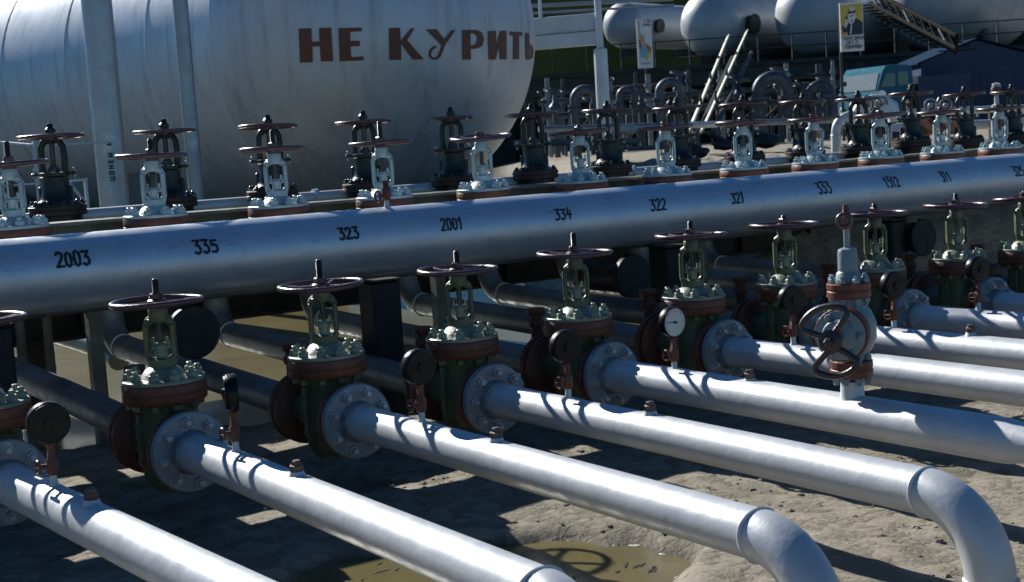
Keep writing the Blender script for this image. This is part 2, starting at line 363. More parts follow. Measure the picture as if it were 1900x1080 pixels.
# ------------------------------------------------------------------ valves
def handwheel(Rw, rt, spokes, rot, hub, z, mat, parent, nutmat, wob=0.0, dish=.012, ridged=False):
    b = MB(); b.ring((0, 0, 0), (0, 0, 1), Rw, rt, 48, 10, wob)
    for i in range(spokes):
        t = rot + 2 * math.pi * i / spokes; c, s_ = math.cos(t), math.sin(t)
        b.tube([(c * hub * .5, s_ * hub * .5, -dish * .4), (c * Rw * .55, s_ * Rw * .55, -dish * .5), (c * (Rw - rt * .3), s_ * (Rw - rt * .3), 0)], rt * .82, 8)
    b.lathe([(hub * .8, -.022), (hub, -.016), (hub, .004), (hub * .8, .008)], (0, 0, 0), (0, 0, 1), 20)
    if ridged:
        for i in range(24):
            t = 2 * math.pi * i / 24; b.lathe([(rt * .7, -.4 * rt), (rt * 1.2, 0), (rt * .7, .4 * rt)], (Rw * math.cos(t), Rw * math.sin(t), 0), (-math.sin(t), math.cos(t), 0), 8)
    o = b.build('handwheel', mat, parent, (0, 0, z))
    n = MB(); n.lathe([(hub * .72, 0), (hub * .75, .003), (hub * .75, .014), (hub * .6, .018)], (0, 0, .0075), (0, 0, 1), 6, .3 + rot)
    n.build('nut', nutmat, o)
    return o

def yoke_mesh(zb, zt, w_, neck_r, th=.016, depth=.026):
    """Cast yoke: column up from the bonnet, two arms with rounded shoulders, a neck ring under the wheel."""
    b = MB()
    zw0 = zb + (zt - zb) * .13; zw1 = zb + (zt - zb) * .80
    b.lathe([(.044, zb - .022), (.036, zb - .006), (.034, zb + .004), (.035, zw0 + .004), (.024, zw0 + .008)], (0, 0, 0), (0, 0, 1), 20)
    for s in (-1, 1):
        b.box((s * (w_ - .007), 0, (zw0 + zw1) / 2), (.014, .034, zw1 - zw0 - .020), bev=.005)
        b.tube([(s * .024, 0, zw0 - .012), (s * (w_ - .016), 0, zw0 - .002), (s * (w_ - .007), 0, zw0 + .014)], [.016, .013, .009], 10)
        b.tube([(s * (w_ - .007), 0, zw1 - .016), (s * (w_ - .014), 0, zw1 - .003), (s * .018, 0, zw1 + .004)], [.009, .012, .014], 10)
    b.box((0, 0, zw1 + .002), (w_ * 1.35, .034, .014), bev=.005)
    b.box((0, 0, zw0 - .006), (w_ * 1.35, .036, .018), bev=.005)
    b.lathe([(neck_r * .9, zw1 - .006), (neck_r, zw1), (neck_r, zt - .004), (neck_r * .92, zt)], (0, 0, 0), (0, 0, 1), 20)
    return b

def gate_valve(name, green, bright, label, cat, loc, spin, rot, group, spokes=4, wr=.122):
    t = thing(name, label, cat, loc, 0, group)
    mg, mp_ = green
    # body: bulged vertical barrel, pipe stubs, side ribs, foot
    b = MB()
    b.lathe([(.03, -.125), (.058, -.118), (.074, -.095), (.080, -.05), (.080, .05), (.076, .09), (.088, .115), (.090, .126)], (0, 0, 0), (0, 0, 1), 28)
    b.cyl((0, -.118, 0), (0, .152, 0), .063, n=24)
    for s in (-1, 1):
        b.box((s * .081, -.004, .02), (.014, .018, .15), bev=.003)
        for k in range(4): b.lathe([(.006, 0), (.004, .006)], (s * .088, -.004 + .006 * (k % 2), -.04 + k * .035), (s, 0, 0), 6)
    b.box((0, 0, -.124), (.10, .07, .012), bev=.003)
    body = b.build('body', mg, t)
    e = MB()
    e.lathe([(.100, 0), (.106, .004), (.106, .020), (.102, .024)], (0, -.140, 0), (0, 1, 0), 36)
    e.lathe([(.094, 0), (.097, .003), (.097, .010), (.094, .012)], (0, -.1535, 0), (0, 1, 0), 36)
    e.build('end_flange', M['red'], t)
    e = MB(); e.lathe([(.106, 0), (.112, .004), (.112, .020), (.108, .024)], (0, .150, 0), (0, 1, 0), 36)
    e.build('end_flange', M['red'], t)
    f = MB()
    f.lathe([(.100, .120), (.114, .123), (.117, .127), (.117, .146), (.114, .148), (.114, .151), (.117, .153), (.117, .173), (.115, .176)], (0, 0, 0), (0, 0, 1), 40)
    fl = f.build('bonnet_flange', M['red'], t)
    p = MB()
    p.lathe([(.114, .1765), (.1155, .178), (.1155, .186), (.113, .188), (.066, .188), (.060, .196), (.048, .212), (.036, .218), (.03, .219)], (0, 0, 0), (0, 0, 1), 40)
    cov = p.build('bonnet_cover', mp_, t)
    hx = MB(); hx.hexnut((0, 0, 0), (0, 0, 1), .0165, .017, .0085, .012)
    hx.lathe([(.019, -.002), (.019, .001)], (0, 0, 0), (0, 0, 1), 14)
    lo = MB(); lo.lathe([(.014, 0), (.014, .014), (.009, .016)], (0, 0, 0), (0, 0, -1), 6)
    proto = None
    for i in range(10):
        a = 2 * math.pi * (i + .5) / 10
        if proto is None:
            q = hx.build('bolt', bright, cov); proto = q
        else:
            q = proto.copy(); col.objects.link(q)
        q.location = Vector((.093 * math.cos(a), .093 * math.sin(a), .1885)) * U; q.rotation_euler = (random.uniform(-.05, .05), random.uniform(-.05, .05), random.random() * 3)
    pl = None
    for i in range(10):
        a = 2 * math.pi * (i + .5) / 10
        if pl is None: q = lo.build('nut', mg, fl); pl = q
        else: q = pl.copy(); col.objects.link(q)
        q.location = Vector((.093 * math.cos(a), .093 * math.sin(a), .1195)) * U
    yk = yoke_mesh(.214, .382, .044, .027).build('yoke', mg, t); yk.rotation_euler = (0, 0, rot)
    gl = MB(); gl.box((0, 0, .272), (.052, .022, .008), bev=.002); gl.lathe([(.017, .238), (.017, .262), (.019, .275), (.013, .285)], (0, 0, 0), (0, 0, 1), 14)
    for s in (-1, 1): gl.hexnut((s * .02, 0, .276), (0, 0, 1), .008, .008, .004, .016)
    gg = gl.build('gland', bright, t); gg.rotation_euler = (0, 0, rot)
    sp = MB(); top = .4 + spin
    sp.cyl((0, 0, .24), (0, 0, .40), .0085, n=12)
    nth = max(3, int(spin / .0022)); prof = []
    for i in range(nth): prof += [(.0098, .40 + spin * i / nth), (.0088, .40 + spin * (i + .5) / nth)]
    sp.lathe(prof + [(.0085, top), (.006, top + .002)], (0, 0, 0), (0, 0, 1), 12)
    sp.build('spindle', M['steel'], t)
    handwheel(wr, .0085, spokes, rot + .4, .026, .40, M['wheel'], t, M['wheel'], .0015)
    return t

S = .485
AX0, AY, AZ = 1.27, 3.732, -.752
gA = 'olive green gate valves in front of the header pipe'
labA = {-1: 'olive gate valve cut off by the left picture edge, in front of the header',
        0: 'olive gate valve in front of the header between painted 2003 and 335',
        1: 'olive gate valve in front of header, just left of and below painted 323',
        2: 'olive gate valve in front of header, directly below painted 2001',
        3: 'olive gate valve in front of header, directly below painted 334',
        4: 'olive gate valve behind the white gauge dial, below painted 322',
        5: 'olive gate valve in front of header, below the gap between painted 321 and 333',
        6: 'olive gate valve partly behind the upright side-wheel valve, below painted 1512',
        7: 'olive gate valve in front of header, directly below painted 311',
        8: 'olive gate valve below painted 325, cut off by the right picture edge'}
# individual offsets (x, wheel rise) read off each valve; spindle length above the wheel
xP = {-1: 0, 0: .0, 1: .020, 2: .012, 3: -.012, 4: .014, 5: -.006, 6: 0, 7: .010, 8: -.020}
zP = {-1: -.005, 0: -.010, 1: -.008, 2: -.015, 3: -.006, 4: .006, 5: .006, 6: .010, 7: .006, 8: .004}
zW = {1: -.010, 2: -.005, 3: -.004}
spA = {-1: .06, 0: .062, 1: .066, 2: .055, 3: .064, 4: .05, 5: .035, 6: .038, 7: .048, 8: .03}
valvesA = {}
va = gate_valve('gate_valve', (M['green'], M['litgreen']), M['litgreen'], labA[0], 'valve', (AX0, AY, AZ), .062, -.58, gA)
for k in range(-1, 9):
    if k == 0: valvesA[0] = va; va.location = W((AX0 + xP[0], AY, AZ + zP[0])); continue
    c = copy_tree(va); c.location = W((AX0 + S * k + xP[k], AY, AZ + zP[k])); c['label'] = labA[k]; valvesA[k] = c
    c.rotation_euler = (0, random.uniform(-.012, .012), random.uniform(-.02, .02))
    for q in kids(c):
        if q.name.startswith('handwheel'):
            q.rotation_euler = (random.uniform(-.03, .03), random.uniform(-.03, .03), random.random() * 1.6); q.location.z += zW.get(k, 0) * U
        if q.name.startswith('spindle'): q.location.z = (spA[k] - .062) * U
BX0, BY, BZ = 1.681, 4.906, -.158 - .187
gB = 'pale blue grey gate valves behind the header pipe'
labB = {-1: 'pale grey gate valve cut off by left picture edge, behind header left of painted 2003',
        0: 'pale grey gate valve behind header, between painted 2003 and 335',
        1: 'pale grey gate valve behind header, between painted 335 and 323',
        2: 'pale grey gate valve behind header carrying a small rusty bleed cock, right of painted 323',
        3: 'pale grey gate valve behind header with tilted handwheel, right of painted 2001',
        4: 'pale grey gate valve behind header with short stem, above painted 334',
        5: 'pale grey gate valve behind header, directly above painted 322',
        6: 'pale grey gate valve behind header, directly above painted 321',
        7: 'pale grey gate valve behind header, above and just left of painted 333',
        8: 'pale grey gate valve behind header, above painted 1512 and left of it',
        9: 'pale grey gate valve behind header, directly above painted 311',
        10: 'pale grey gate valve behind header, above and left of painted 325'}
spB = {-1: .075, 0: .06, 1: .07, 2: .085, 3: .012, 4: .03, 5: .012, 6: .008, 7: .01, 8: .008, 9: .008, 10: .012}
vb = gate_valve('gate_valve', (M['grey'], M['grey']), M['grey'], labB[0], 'valve', (BX0 , BY, BZ), .06, -.62, gB)
for k in range(-1, 11):
    c = vb if k == 0 else copy_tree(vb)
    xB = {0: .011, 1: .014, 2: -.009, 3: -.018, 4: .011, 5: .012, 6: .01, 7: .006}.get(k, 0)
    c.location = W((BX0 + S * k + xB, BY, BZ)); c['label'] = labB[k]; c.rotation_euler = (0, random.uniform(-.01, .01), random.uniform(-.06, .06))
    for q in kids(c):
        if q.name.startswith('handwheel'):
            q.rotation_euler = (random.uniform(-.02, .02), random.uniform(-.03, .03), random.random() * 1.6)
            if k == 3: q.rotation_euler = (.02, -.06, .5)
        if q.name.startswith('spindle'): q.location.z = (spB[k] - .06) * U

# tall dark valves of the rear row
def tall_valve(label, loc, group, ridged=False):
    t = thing('tall_gate_valve', label, 'valve', loc, 0, group)     # origin on the flange top
    b = MB(); b.lathe([(.05, -.34), (.085, -.33), (.095, -.28), (.095, -.08), (.10, -.04)], (0, 0, 0), (0, 0, 1), 28); b.cyl((0, -.13, -.2), (0, .13, -.2), .07, n=24)
    b.build('body', M['dark'], t)
    f = MB(); f.lathe([(.110, -.042), (.118, -.038), (.118, -.022), (.115, -.020), (.115, -.018), (.118, -.016), (.118, -.002), (.115, 0)], (0, 0, 0), (0, 0, 1), 40)
    fl = f.build('bonnet_flange', M['darkflange'], t)
    n = MB(); n.lathe([(.112, .0005), (.112, .005), (.090, .010), (.070, .022), (.060, .042), (.056, .07), (.056, .118), (.064, .124), (.064, .138), (.05, .142)], (0, 0, 0), (0, 0, 1), 32)
    for s in (-1, 1):
        n.box((s * .056, 0, .045), (.030, .014, .075), bev=.004); n.lathe([(.026, 0), (.022, .012), (.008, .020)], (s * .03, -.078, .008), (0, 0, 1), 14)
        n.box((s * .078, 0, .134), (.03, .03, .012), bev=.003)
    n.build('bonnet', M['dark'], t).rotation_euler = (0, 0, -.58)
    hx = MB(); hx.hexnut((0, 0, 0), (0, 0, 1), .014, .013, .007, .010); pr = None
    for i in range(10):
        a = 2 * math.pi * (i + .5) / 10
        if pr is None: q = hx.build('bolt', M['dark'], fl); pr = q
        else: q = pr.copy(); col.objects.link(q)
        q.location = Vector((.099 * math.cos(a), .099 * math.sin(a), .0005)) * U
    for s in (-1, 1):
        lug = MB(); lug.cyl((s * .083, .003, .112), (s * .083, .003, .156), .004, n=8); lug.hexnut((s * .083, .003, .1405), (0, 0, 1), .009, .008, .005, .008); lug.hexnut((s * .083, .003, .127), (0, 0, -1), .008, .007, .005, .008)
        lug.build('gland_bolt', M['boltsilver'], t).rotation_euler = (0, 0, -.58)
    y = MB()
    for s in (-1, 1):
        pts = [(s * .046, 0, .138), (s * .048, 0, .20), (s * .045, 0, .245), (s * .032, 0, .266), (s * .012, 0, .272)]
        y.tube(pts, [.015, .0135, .0135, .015, .017], 10)
        y.box((s * .047, 0, .19), (.014, .034, .09), bev=.003)
    y.lathe([(.026, .262), (.028, .268), (.022, .284)], (0, 0, 0), (0, 0, 1), 18)
    y.build('yoke', M['dark'], t).rotation_euler = (0, 0, -.58)
    sp = MB(); sp.cyl((0, 0, .13), (0, 0, .32), .011, n=12); sp.lathe([(.024, .140), (.026, .150), (.016, .170)], (0, 0, 0), (0, 0, 1), 14); sp.build('spindle', M['steel'], t)
    hw = handwheel(.100 if ridged else .128, .0085, 4, .3, .026, .288, M['wheel'], t, M['dark'], .001, ridged=ridged)
    c = MB(); c.lathe([(.022, .0), (.022, .012), (.012, .022), (.014, .026), (.010, .036), (.005, .038)], (0, 0, .305), (0, 0, 1), 12); c.build('stem_cap', M['dark'], t)
    return t
CX0, CY, CZ = 1.599, 5.834, -.12
gC = 'tall dark green valves of the rear row'
labC = {0: 'tall dark valve left of the thick silver post, at the left of the rear row',
        1: 'tall dark valve standing between the two silver posts',
        2: 'tall dark valve just right of the thin silver post',
        3: 'tall dark valve under the painted letters НЕ on the tank',
        4: 'tall dark valve with small ridged handwheel, under the letters КУ',
        5: 'tall dark valve at the right lower edge of the big tank',
        6: 'tall dark valve below the silver post that carries the blue crossbeam',
        7: 'tall dark valve left of the cream handrails of the stairs',
        8: 'tall dark valve directly right of the stair foot',
        9: 'tall dark valve left of the bent white pipe, below the portrait poster pole',
        10: 'tall dark valve under the front of the blue truck, its wheel half hidden',
        11: 'tall dark valve in front of the dark clad man',
        12: 'tall dark valve in front of the navy shed, left of the red topped gauge',
        13: 'tall dark valve at the right picture edge in front of the navy shed'}
vc = tall_valve(labC[0], (CX0, CY, CZ), gC)
for k in range(14):
    if k == 0: continue
    if k == 4:
        tall_valve(labC[4], (CX0 + S * k, CY, CZ), gC, True); continue
    c = copy_tree(vc); dx = {11: -.03, 10: -.02}.get(k, 0)
    c.location = W((CX0 + S * k + dx, CY, CZ + (.02 if k == 11 else 0))); c['label'] = labC[k]
    c.rotation_euler = (0, random.uniform(-.01, .01), random.uniform(-.08, .08))
    for q in kids(c):
        if q.name.startswith('handwheel'): q.rotation_euler = (random.uniform(-.02, .02), random.uniform(-.03, .03), random.random() * 1.6)

# ------------------------------------------------------------------ front pipes
gP = 'silver front pipes bolted to the olive valves'
labP = {-1: 'silver pipe at the lower left corner with a black gauge standing on it',
        0: 'silver pipe carrying the gauge seen edge-on, leaving the picture at the bottom',
        1: 'silver pipe ending in an elbow at the bottom edge, left of the other elbow',
        2: 'silver pipe ending in an elbow down at the lower right corner',
        3: 'silver pipe carrying the upright side-wheel valve and tapering at the right edge',
        4: 'silver straight pipe running behind the upright side-wheel valve',
        5: 'silver straight pipe with plug, next behind the one passing the side-wheel valve',
        6: 'silver straight pipe whose blue shaded flange stands right of the black gauge',
        7: 'silver straight pipe with a small lever cock, second rearmost at the right edge',
        8: 'silver straight pipe farthest back at the right edge'}
hexP = MB(); hexP.hexnut((0, 0, 0), (0, -1, 0), .0165, .016, .0095, .014); hexP.lathe([(.019, -.002), (.019, .001)], (0, 0, 0), (0, -1, 0), 14)
bolt_mesh = None
PY0 = AY - .156
def flange_bolts(parent, y, n=8, r=.084, rot=.2):
    global bolt_mesh
    for i in range(n):
        a = 2 * math.pi * i / n + rot
        if bolt_mesh is None:
            q = hexP.build('bolt', M['boltsilver'], parent); bolt_mesh = q.data
        else:
            q = bpy.data.objects.new('bolt', bolt_mesh); col.objects.link(q); q.parent = parent
        q.location = Vector((r * math.cos(a), y, r * math.sin(a))) * U; q.rotation_euler = (0, random.random() * 3, 0)
plugY = {-1: 2.96, 0: 2.874, 1: 2.81, 2: 2.798, 3: 2.907, 4: 2.95, 5: 2.9, 6: 2.93, 7: 2.9, 8: 2.9}
for k in range(-1, 9):
    x = AX0 + S * k + xP[k]
    t = thing('front_pipe', labP[k], 'pipe', (x, PY0, AZ + zP[k]), .065 if k == -1 else 0, gP)
    r = .0505
    if k in (0, 1, 2):
        yE = 1.895 - PY0; Re = .155
        b = MB(); b.tube([(0, -.02, 0), (0, yE * .5, .001), (0, yE, 0)], r, 28); b.build('pipe_run', M['silver'], t)
        e = MB(); e.tube([(0, yE - .0005 - Re * math.sin(a), -Re + Re * math.cos(a)) for a in [math.pi / 2 * i / 12 for i in range(13)]], r * 1.015, 28); e.build('elbow', M['silver'], t)
        l = MB(); l.tube([(0, yE - Re, -Re - .001), (0, yE - Re, -.36)], r, 28); l.build('riser', M['silver'], t)
        wd = MB(); wd.ring((0, yE, 0), (0, 1, 0), r + .001, .0044, 48, 8, .0016); wd.build('weld', M['silver'], t)
        wd = MB(); wd.ring((0, yE - Re, -Re), (0, 0, 1), r + .001, .0044, 48, 8, .0016); wd.build('weld', M['silver'], t)
    elif k == 3:
        yE = 2.06 - PY0
        b = MB(); b.tube([(0, -.02, 0), (0, yE, 0)], r * 1.09, 28); b.build('pipe_run', M['silver'], t)
        e = MB(); e.lathe([(r * 1.09, 0), (r * 1.07, .03), (r * .80, .11), (r * .76, .13)], (0, yE - .0005, 0), (0, -1, 0), 28); e.build('reducer', M['silver'], t)
        l = MB(); l.cyl((0, yE - .131, 0), (0, -3.4, 0), r * .76, n=28); l.build('outlet', M['silver'], t)
        wd = MB(); wd.ring((0, yE - .131, 0), (0, 1, 0), r * .78, .0055, 48, 8, .0018); wd.build('weld', M['silver'], t)
    else:
        b = MB(); b.tube([(0, -.02, 0), (0, -1.2, .0), (0, -3.6, 0)], r, 28); b.build('pipe_run', M['silver'], t)
    f = MB(); f.lathe([(.104, 0), (.110, .005), (.110, .020), (.107, .024), (.062, .0245), (.055, .040), (.051, .055)], (0, 0.0, 0), (0, -1, 0), 40)
    fl = f.build('flange', M['flange'], t)
    flange_bolts(fl, -.0245, 8, .085, .15 + .3 * (k % 3))
    wd = MB(); wd.ring((0, -.052, 0), (0, 1, 0), .0525, .004, 36, 6, .0012); wd.build('weld', M['flange'], t)
    pg = MB(); yy = plugY[k] - PY0; zz = r - .004
    pg.lathe([(.021, 0), (.018, .006), (.016, .012)], (0, yy, zz), (0, 0, 1), 16); pg.build('boss', M['silver'], t)
    pg = MB(); pg.lathe([(.0155, 0), (.0165, .003), (.0165, .014), (.0125, .0175), (.0125, .022), (.009, .026)], (0, yy, zz + .0115), (0, 0, 1), 6, .3); pg.build('plug', M['plug'], t)
# rear feed pipes: from each olive valve under the header to the riser of the rear row
gF = 'dull silver feed pipes running under the header'
desc = ['at the far left edge', 'behind the valve between painted 2003 and 335', 'behind the valve left of painted 323', 'behind the valve under painted 2001', 'behind the valve under painted 334',
        'behind the valve with the white dial', 'behind the valve between painted 321 and 333', 'behind the valve under painted 1512', 'behind the valve under painted 311', 'at the far right edge']
for k in range(-1, 9):
    x = AX0 + S * k + xP[k]; y0 = AY + .186
    t = thing('feed_pipe', 'dull silver shaded feed pipe under the header, ' + desc[k + 1], 'pipe', (x, y0, AZ + zP[k]), 0, gF)
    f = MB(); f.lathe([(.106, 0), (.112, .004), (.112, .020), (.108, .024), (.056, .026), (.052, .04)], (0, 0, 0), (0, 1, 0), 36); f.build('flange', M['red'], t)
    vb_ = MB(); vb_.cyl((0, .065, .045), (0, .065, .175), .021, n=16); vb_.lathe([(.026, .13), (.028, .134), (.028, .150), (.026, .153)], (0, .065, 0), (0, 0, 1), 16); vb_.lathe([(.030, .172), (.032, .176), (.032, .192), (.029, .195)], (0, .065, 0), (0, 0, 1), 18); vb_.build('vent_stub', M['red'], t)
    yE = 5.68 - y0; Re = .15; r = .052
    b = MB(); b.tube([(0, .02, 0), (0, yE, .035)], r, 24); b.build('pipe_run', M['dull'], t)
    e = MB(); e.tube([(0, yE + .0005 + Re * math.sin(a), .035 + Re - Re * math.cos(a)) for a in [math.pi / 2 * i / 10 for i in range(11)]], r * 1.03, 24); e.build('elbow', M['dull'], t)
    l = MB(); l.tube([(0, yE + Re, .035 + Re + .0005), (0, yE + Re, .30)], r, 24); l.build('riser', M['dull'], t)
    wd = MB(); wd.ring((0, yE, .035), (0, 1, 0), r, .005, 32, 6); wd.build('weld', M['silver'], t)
# second connection: rear side of the grey valves back to the rear row
for k in range(-1, 11):
    x = BX0 + S * k
    t = thing('link_pipe', 'silver link pipe behind the pale grey valve ' + ['cut by the left edge', 'between painted 2003 and 335', 'between painted 335 and 323', 'with the bleed cock', 'with the tilted handwheel', 'above painted 334', 'above painted 322', 'above painted 321', 'above painted 333', 'above painted 1512', 'above painted 311', 'above painted 325'][k + 1], 'pipe', (x, BY + .186, BZ), 0, 'silver link pipes behind the grey valves')
    f = MB(); f.lathe([(.106, 0), (.112, .004), (.112, .018), (.108, .022), (.056, .024), (.05, .04)], (0, 0, 0), (0, 1, 0), 32); f.build('flange', M['darkflange'], t)
    b = MB(); b.tube([(0, .02, 0), (0, .62, 0)] , .045, 20); b.build('pipe_run', M['silver'], t)

# ------------------------------------------------------------------ header pipe with painted numbers
HY, HZ, HR = 4.42, -.302, .1205
hd = thing('header_pipe', 'thick silver header pipe painted with black valve numbers, crossing the whole picture', 'pipe', (0, HY, HZ))
b = MB(); b.tube([(-2.5 + i * .5, 0, 0) for i in range(40)], HR, 48); b.build('shell', M['header'], hd)
for k in range(-1, 11):
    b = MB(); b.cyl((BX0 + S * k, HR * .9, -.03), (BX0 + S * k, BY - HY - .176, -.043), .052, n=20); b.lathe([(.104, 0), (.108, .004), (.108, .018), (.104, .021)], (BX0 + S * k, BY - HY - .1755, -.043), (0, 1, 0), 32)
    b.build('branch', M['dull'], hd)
def hit_header(px, py):
    r = ray(px, py); a = r.y ** 2 + r.z ** 2; bb = -2 * (r.y * HY + r.z * HZ); c = HY ** 2 + HZ ** 2 - HR ** 2
    t = (-bb - math.sqrt(max(0, bb * bb - 4 * a * c))) / (2 * a); p = r * t
    return p.x, math.atan2(p.z - HZ, -(p.y - HY))
DIG = {'2': [[(.03, .80), (.12, .96), (.32, 1), (.50, .90), (.52, .70), (.40, .48), (.03, .03), (.58, .03)]],
       '0': [[(.28, 1), (.08, .88), (.04, .5), (.08, .12), (.28, 0), (.48, .12), (.52, .5), (.48, .88), (.28, 1)]],
       '3': [[(.02, .98), (.52, .98), (.24, .60), (.46, .54), (.55, .32), (.48, .09), (.28, 0), (.04, .10)]],
       '5': [[(.54, .98), (.12, .98), (.09, .58), (.33, .63), (.53, .48), (.53, .18), (.36, .02), (.03, .06)]],
       '4': [[(.16, 1), (.03, .40), (.56, .40)], [(.40, .74), (.40, 0)]],
       '1': [[(.04, .76), (.27, 1), (.27, 0)]]}
def paint_number(s, px, py, hgt, wid, slant=0.0):
    x0, a0 = hit_header(px, py); b = MB(); k = 0
    n = len(s); tot = n * wid; jit = [random.uniform(.92, 1.06) for _ in range(5)]
    for i, ch in enumerate(s):
        for st in DIG[ch]:
            for (u0, v0), (u1, v1) in zip(st[:-1], st[1:]):
                p0 = Vector((u0 * wid * 1.3, v0 * hgt * jit[i % 5])); p1 = Vector((u1 * wid * 1.3, v1 * hgt * jit[i % 5])); d = (p1 - p0).normalized(); w_ = (.0042 if px < 700 else .0035) + .0007 * jit[(i + 2) % 5] * (k % 2)
                nn = Vector((-d.y, d.x)) * w_; p0 = p0 - d * w_ * .75; p1 = p1 + d * w_ * .75; k += 1
                q = []; ns = max(1, int((p1 - p0).length / .006))
                ribs = []
                for j in range(ns + 1):
                    pj = p0.lerp(p1, j / ns); ribs += [pj + nn, pj - nn]
                for c in ribs:
                    X = c.x + i * wid - tot / 2 + slant * c.y; T = c.y - hgt / 2
                    an = a0 + T / HR; rr = HR + .0008 + .00012 * (k % 9)
                    q.append((X, -rr * math.cos(an), rr * math.sin(an)))
                b.add(q, [(2 * j, 2 * j + 1, 2 * j + 3, 2 * j + 2) for j in range(ns)])
    o = b.build('painted_number', M['ink'], hd, (x0, 0, 0), smooth=False)
    return o
for s, px, py, w_, h_, sl_ in (('2003', 137, 480, .027, .046, .0), ('335', 384, 457, .029, .044, -.05), ('323', 648, 432, .027, .043, 0), ('2001', 839, 415, .0245, .046, .1), ('334', 1045, 397, .0275, .043, .15),
                      ('322', 1221, 379, .029, .050, .15), ('321', 1369, 367, .026, .046, .15), ('333', 1531, 348, .030, .054, -.2), ('1512', 1657, 337, .024, .052, -.25), ('311', 1757, 327, .024, .050, -.3), ('325', 1892, 317, .028, .050, -.25)):
    paint_number(s, px, py, h_, w_, sl_)
# steel props and blind flanged pots under the header
for i, (x, lab) in enumerate(((.985, 'dark steel prop under the header, leftmost of the row'), (2.373, 'dark steel prop under the header behind the handwheels left of painted 2001'), (3.76, 'dark steel prop under the header near painted 322'), (5.15, 'dark steel prop under the header near painted 1512'), (6.54, 'dark steel prop under the header near painted 325'))):
    b = MB(); b.box((0, 0, .28), (.115, .12, .57), bev=.006); b.box((0, 0, .571), (.118, .123, .008)); b.box((0, 0, -.01), (.2, .2, .03))
    tag(b.build('header_prop', M['soot'], loc=(x, HY + .08, -1.02)), lab, 'support post', 'steel props under the header')
for i, (px, py, lab) in enumerate(((352, 615, 'black blind flanged pot hanging under the header beside the valve near 335'), (1163, 512, 'black blind flanged pot hanging under the header below painted 322'), (1700, 440, 'black blind flanged pot hanging under the header below painted 1512'))):
    r = ray(px, py); p = r * (4.45 / r.y)
    t = thing('drain_pot', lab, 'pipe fitting', (p.x, 4.45, p.z), 0, 'blind flanged pots under the header')
    b = MB(); b.cyl((0, -.02, 0), (0, .25, 0), .07, n=24); b.cyl((0, .12, 0), (0, .12, HZ - p.z - .06), .05, n=20); b.build('pot', M['soot'], t)
    b = MB(); b.lathe([(.086, 0), (.09, .004), (.09, .028), (.086, .03)], (0, -.05, 0), (0, 1, 0), 32); b.build('blind_flange', M['soot'], t)

D = 6.3; o = at(70, 610, D)
t = thing('cross_pipe', 'dull silver pipe lying askew over the puddle below the header at the left', 'pipe', o)
P_ = [at(40, 600, D + .3) - o, at(120, 622, D + .1) - o, at(200, 648, D - .15) - o, at(222, 668, D - .25) - o]
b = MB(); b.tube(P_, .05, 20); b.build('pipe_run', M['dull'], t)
b = MB(); b.ring(P_[2], P_[2] - P_[1], .051, .005, 28, 6); b.build('weld', M['silver'], t)
for px, lab in ((40, 'thin dark stake in the puddle at the left edge, left one of two'), (91, 'thin dark stake in the puddle at the left, right one of two')):
    p = at(px, 640, 5.6); b = MB(); b.cyl((0, 0, -1.06 - p.z), (0, 0, .16), .019, n=12); b.lathe([(.021, -.10), (.021, -.09)], (0, 0, 0), (0, 0, 1), 12)
    tag(b.build('stake', M['beam'], loc=p), lab, 'post', 'stakes in the puddle')
o = (4, 4.585, -.428)  # hidden pipe added to cast shade over the sunlit strip of ground
t = thing('shade_pipe', 'thin dull pipe added unseen behind the header to shade the ground', 'pipe', o)
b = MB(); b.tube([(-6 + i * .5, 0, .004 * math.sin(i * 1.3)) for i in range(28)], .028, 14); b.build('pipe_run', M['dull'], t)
# beam behind the grey valves, silver pipe behind the dark valves
b = MB(); b.box((4.2, 0, 0), (13.5, .17, .012)); b.box((4.2, 0, -.158), (13.5, .012, .302)); b.box((4.2, 0, -.314), (13.5, .10, .010))
for i in range(9): b.box((-1.5 + i * 1.5, 0, -.59), (.05, .05, .54))
tag(b.build('channel_beam', M['beam'], loc=(0, 5.14, -.172)), 'weathered grey green steel channel beam between the pale and the dark valve rows', 'beam')
rh = thing('shade_header', 'black horizontal header pipe joining the tall dark valves, added for shade behind the silver header', 'pipe', (4, CY, CZ - .19))
b = MB(); b.cyl((-5.5, 0, 0), (9, 0, 0), .092, n=24); b.build('pipe_run', M['dark'], rh)  # hidden pipe added so its shadow darkens the ground between the rows
b = MB(); b.box((4.2, 0, -.0), (13.5, .02, .42)); b.box((4.2, 0, .215), (13.5, .12, .014)); b.box((4.2, 0, -.215), (13.5, .12, .014))  # dark plate girder added to blacken the open gap below the header
for i in range(24): b.box((-2.2 + i * .56, 0, 0), (.012, .10, .41))
for i in range(8): b.box((-2 + i * 1.75, .0, -.42), (.10, .09, .40))
tag(b.build('shade_girder', M['soot'], loc=(0, 6.10, -.49)), 'black steel plate girder added to make deep shade behind the feed pipe risers', 'girder')
t = thing('thin_pipe', 'thin silver horizontal pipe between the dark rear valves, in front of the big tank', 'pipe', (4, 5.90, -.172))
b = MB(); b.cyl((-6, 0, 0), (5.2, 0, 0), .030, n=20); b.build('pipe_run', M['silver'], t)
b = MB()
for i in range(6): b.lathe([(.042, 0), (.042, .02)], (-5 + i * 1.9, 0, 0), (1, 0, 0), 18)
b.build('coupling', M['silver'], t)

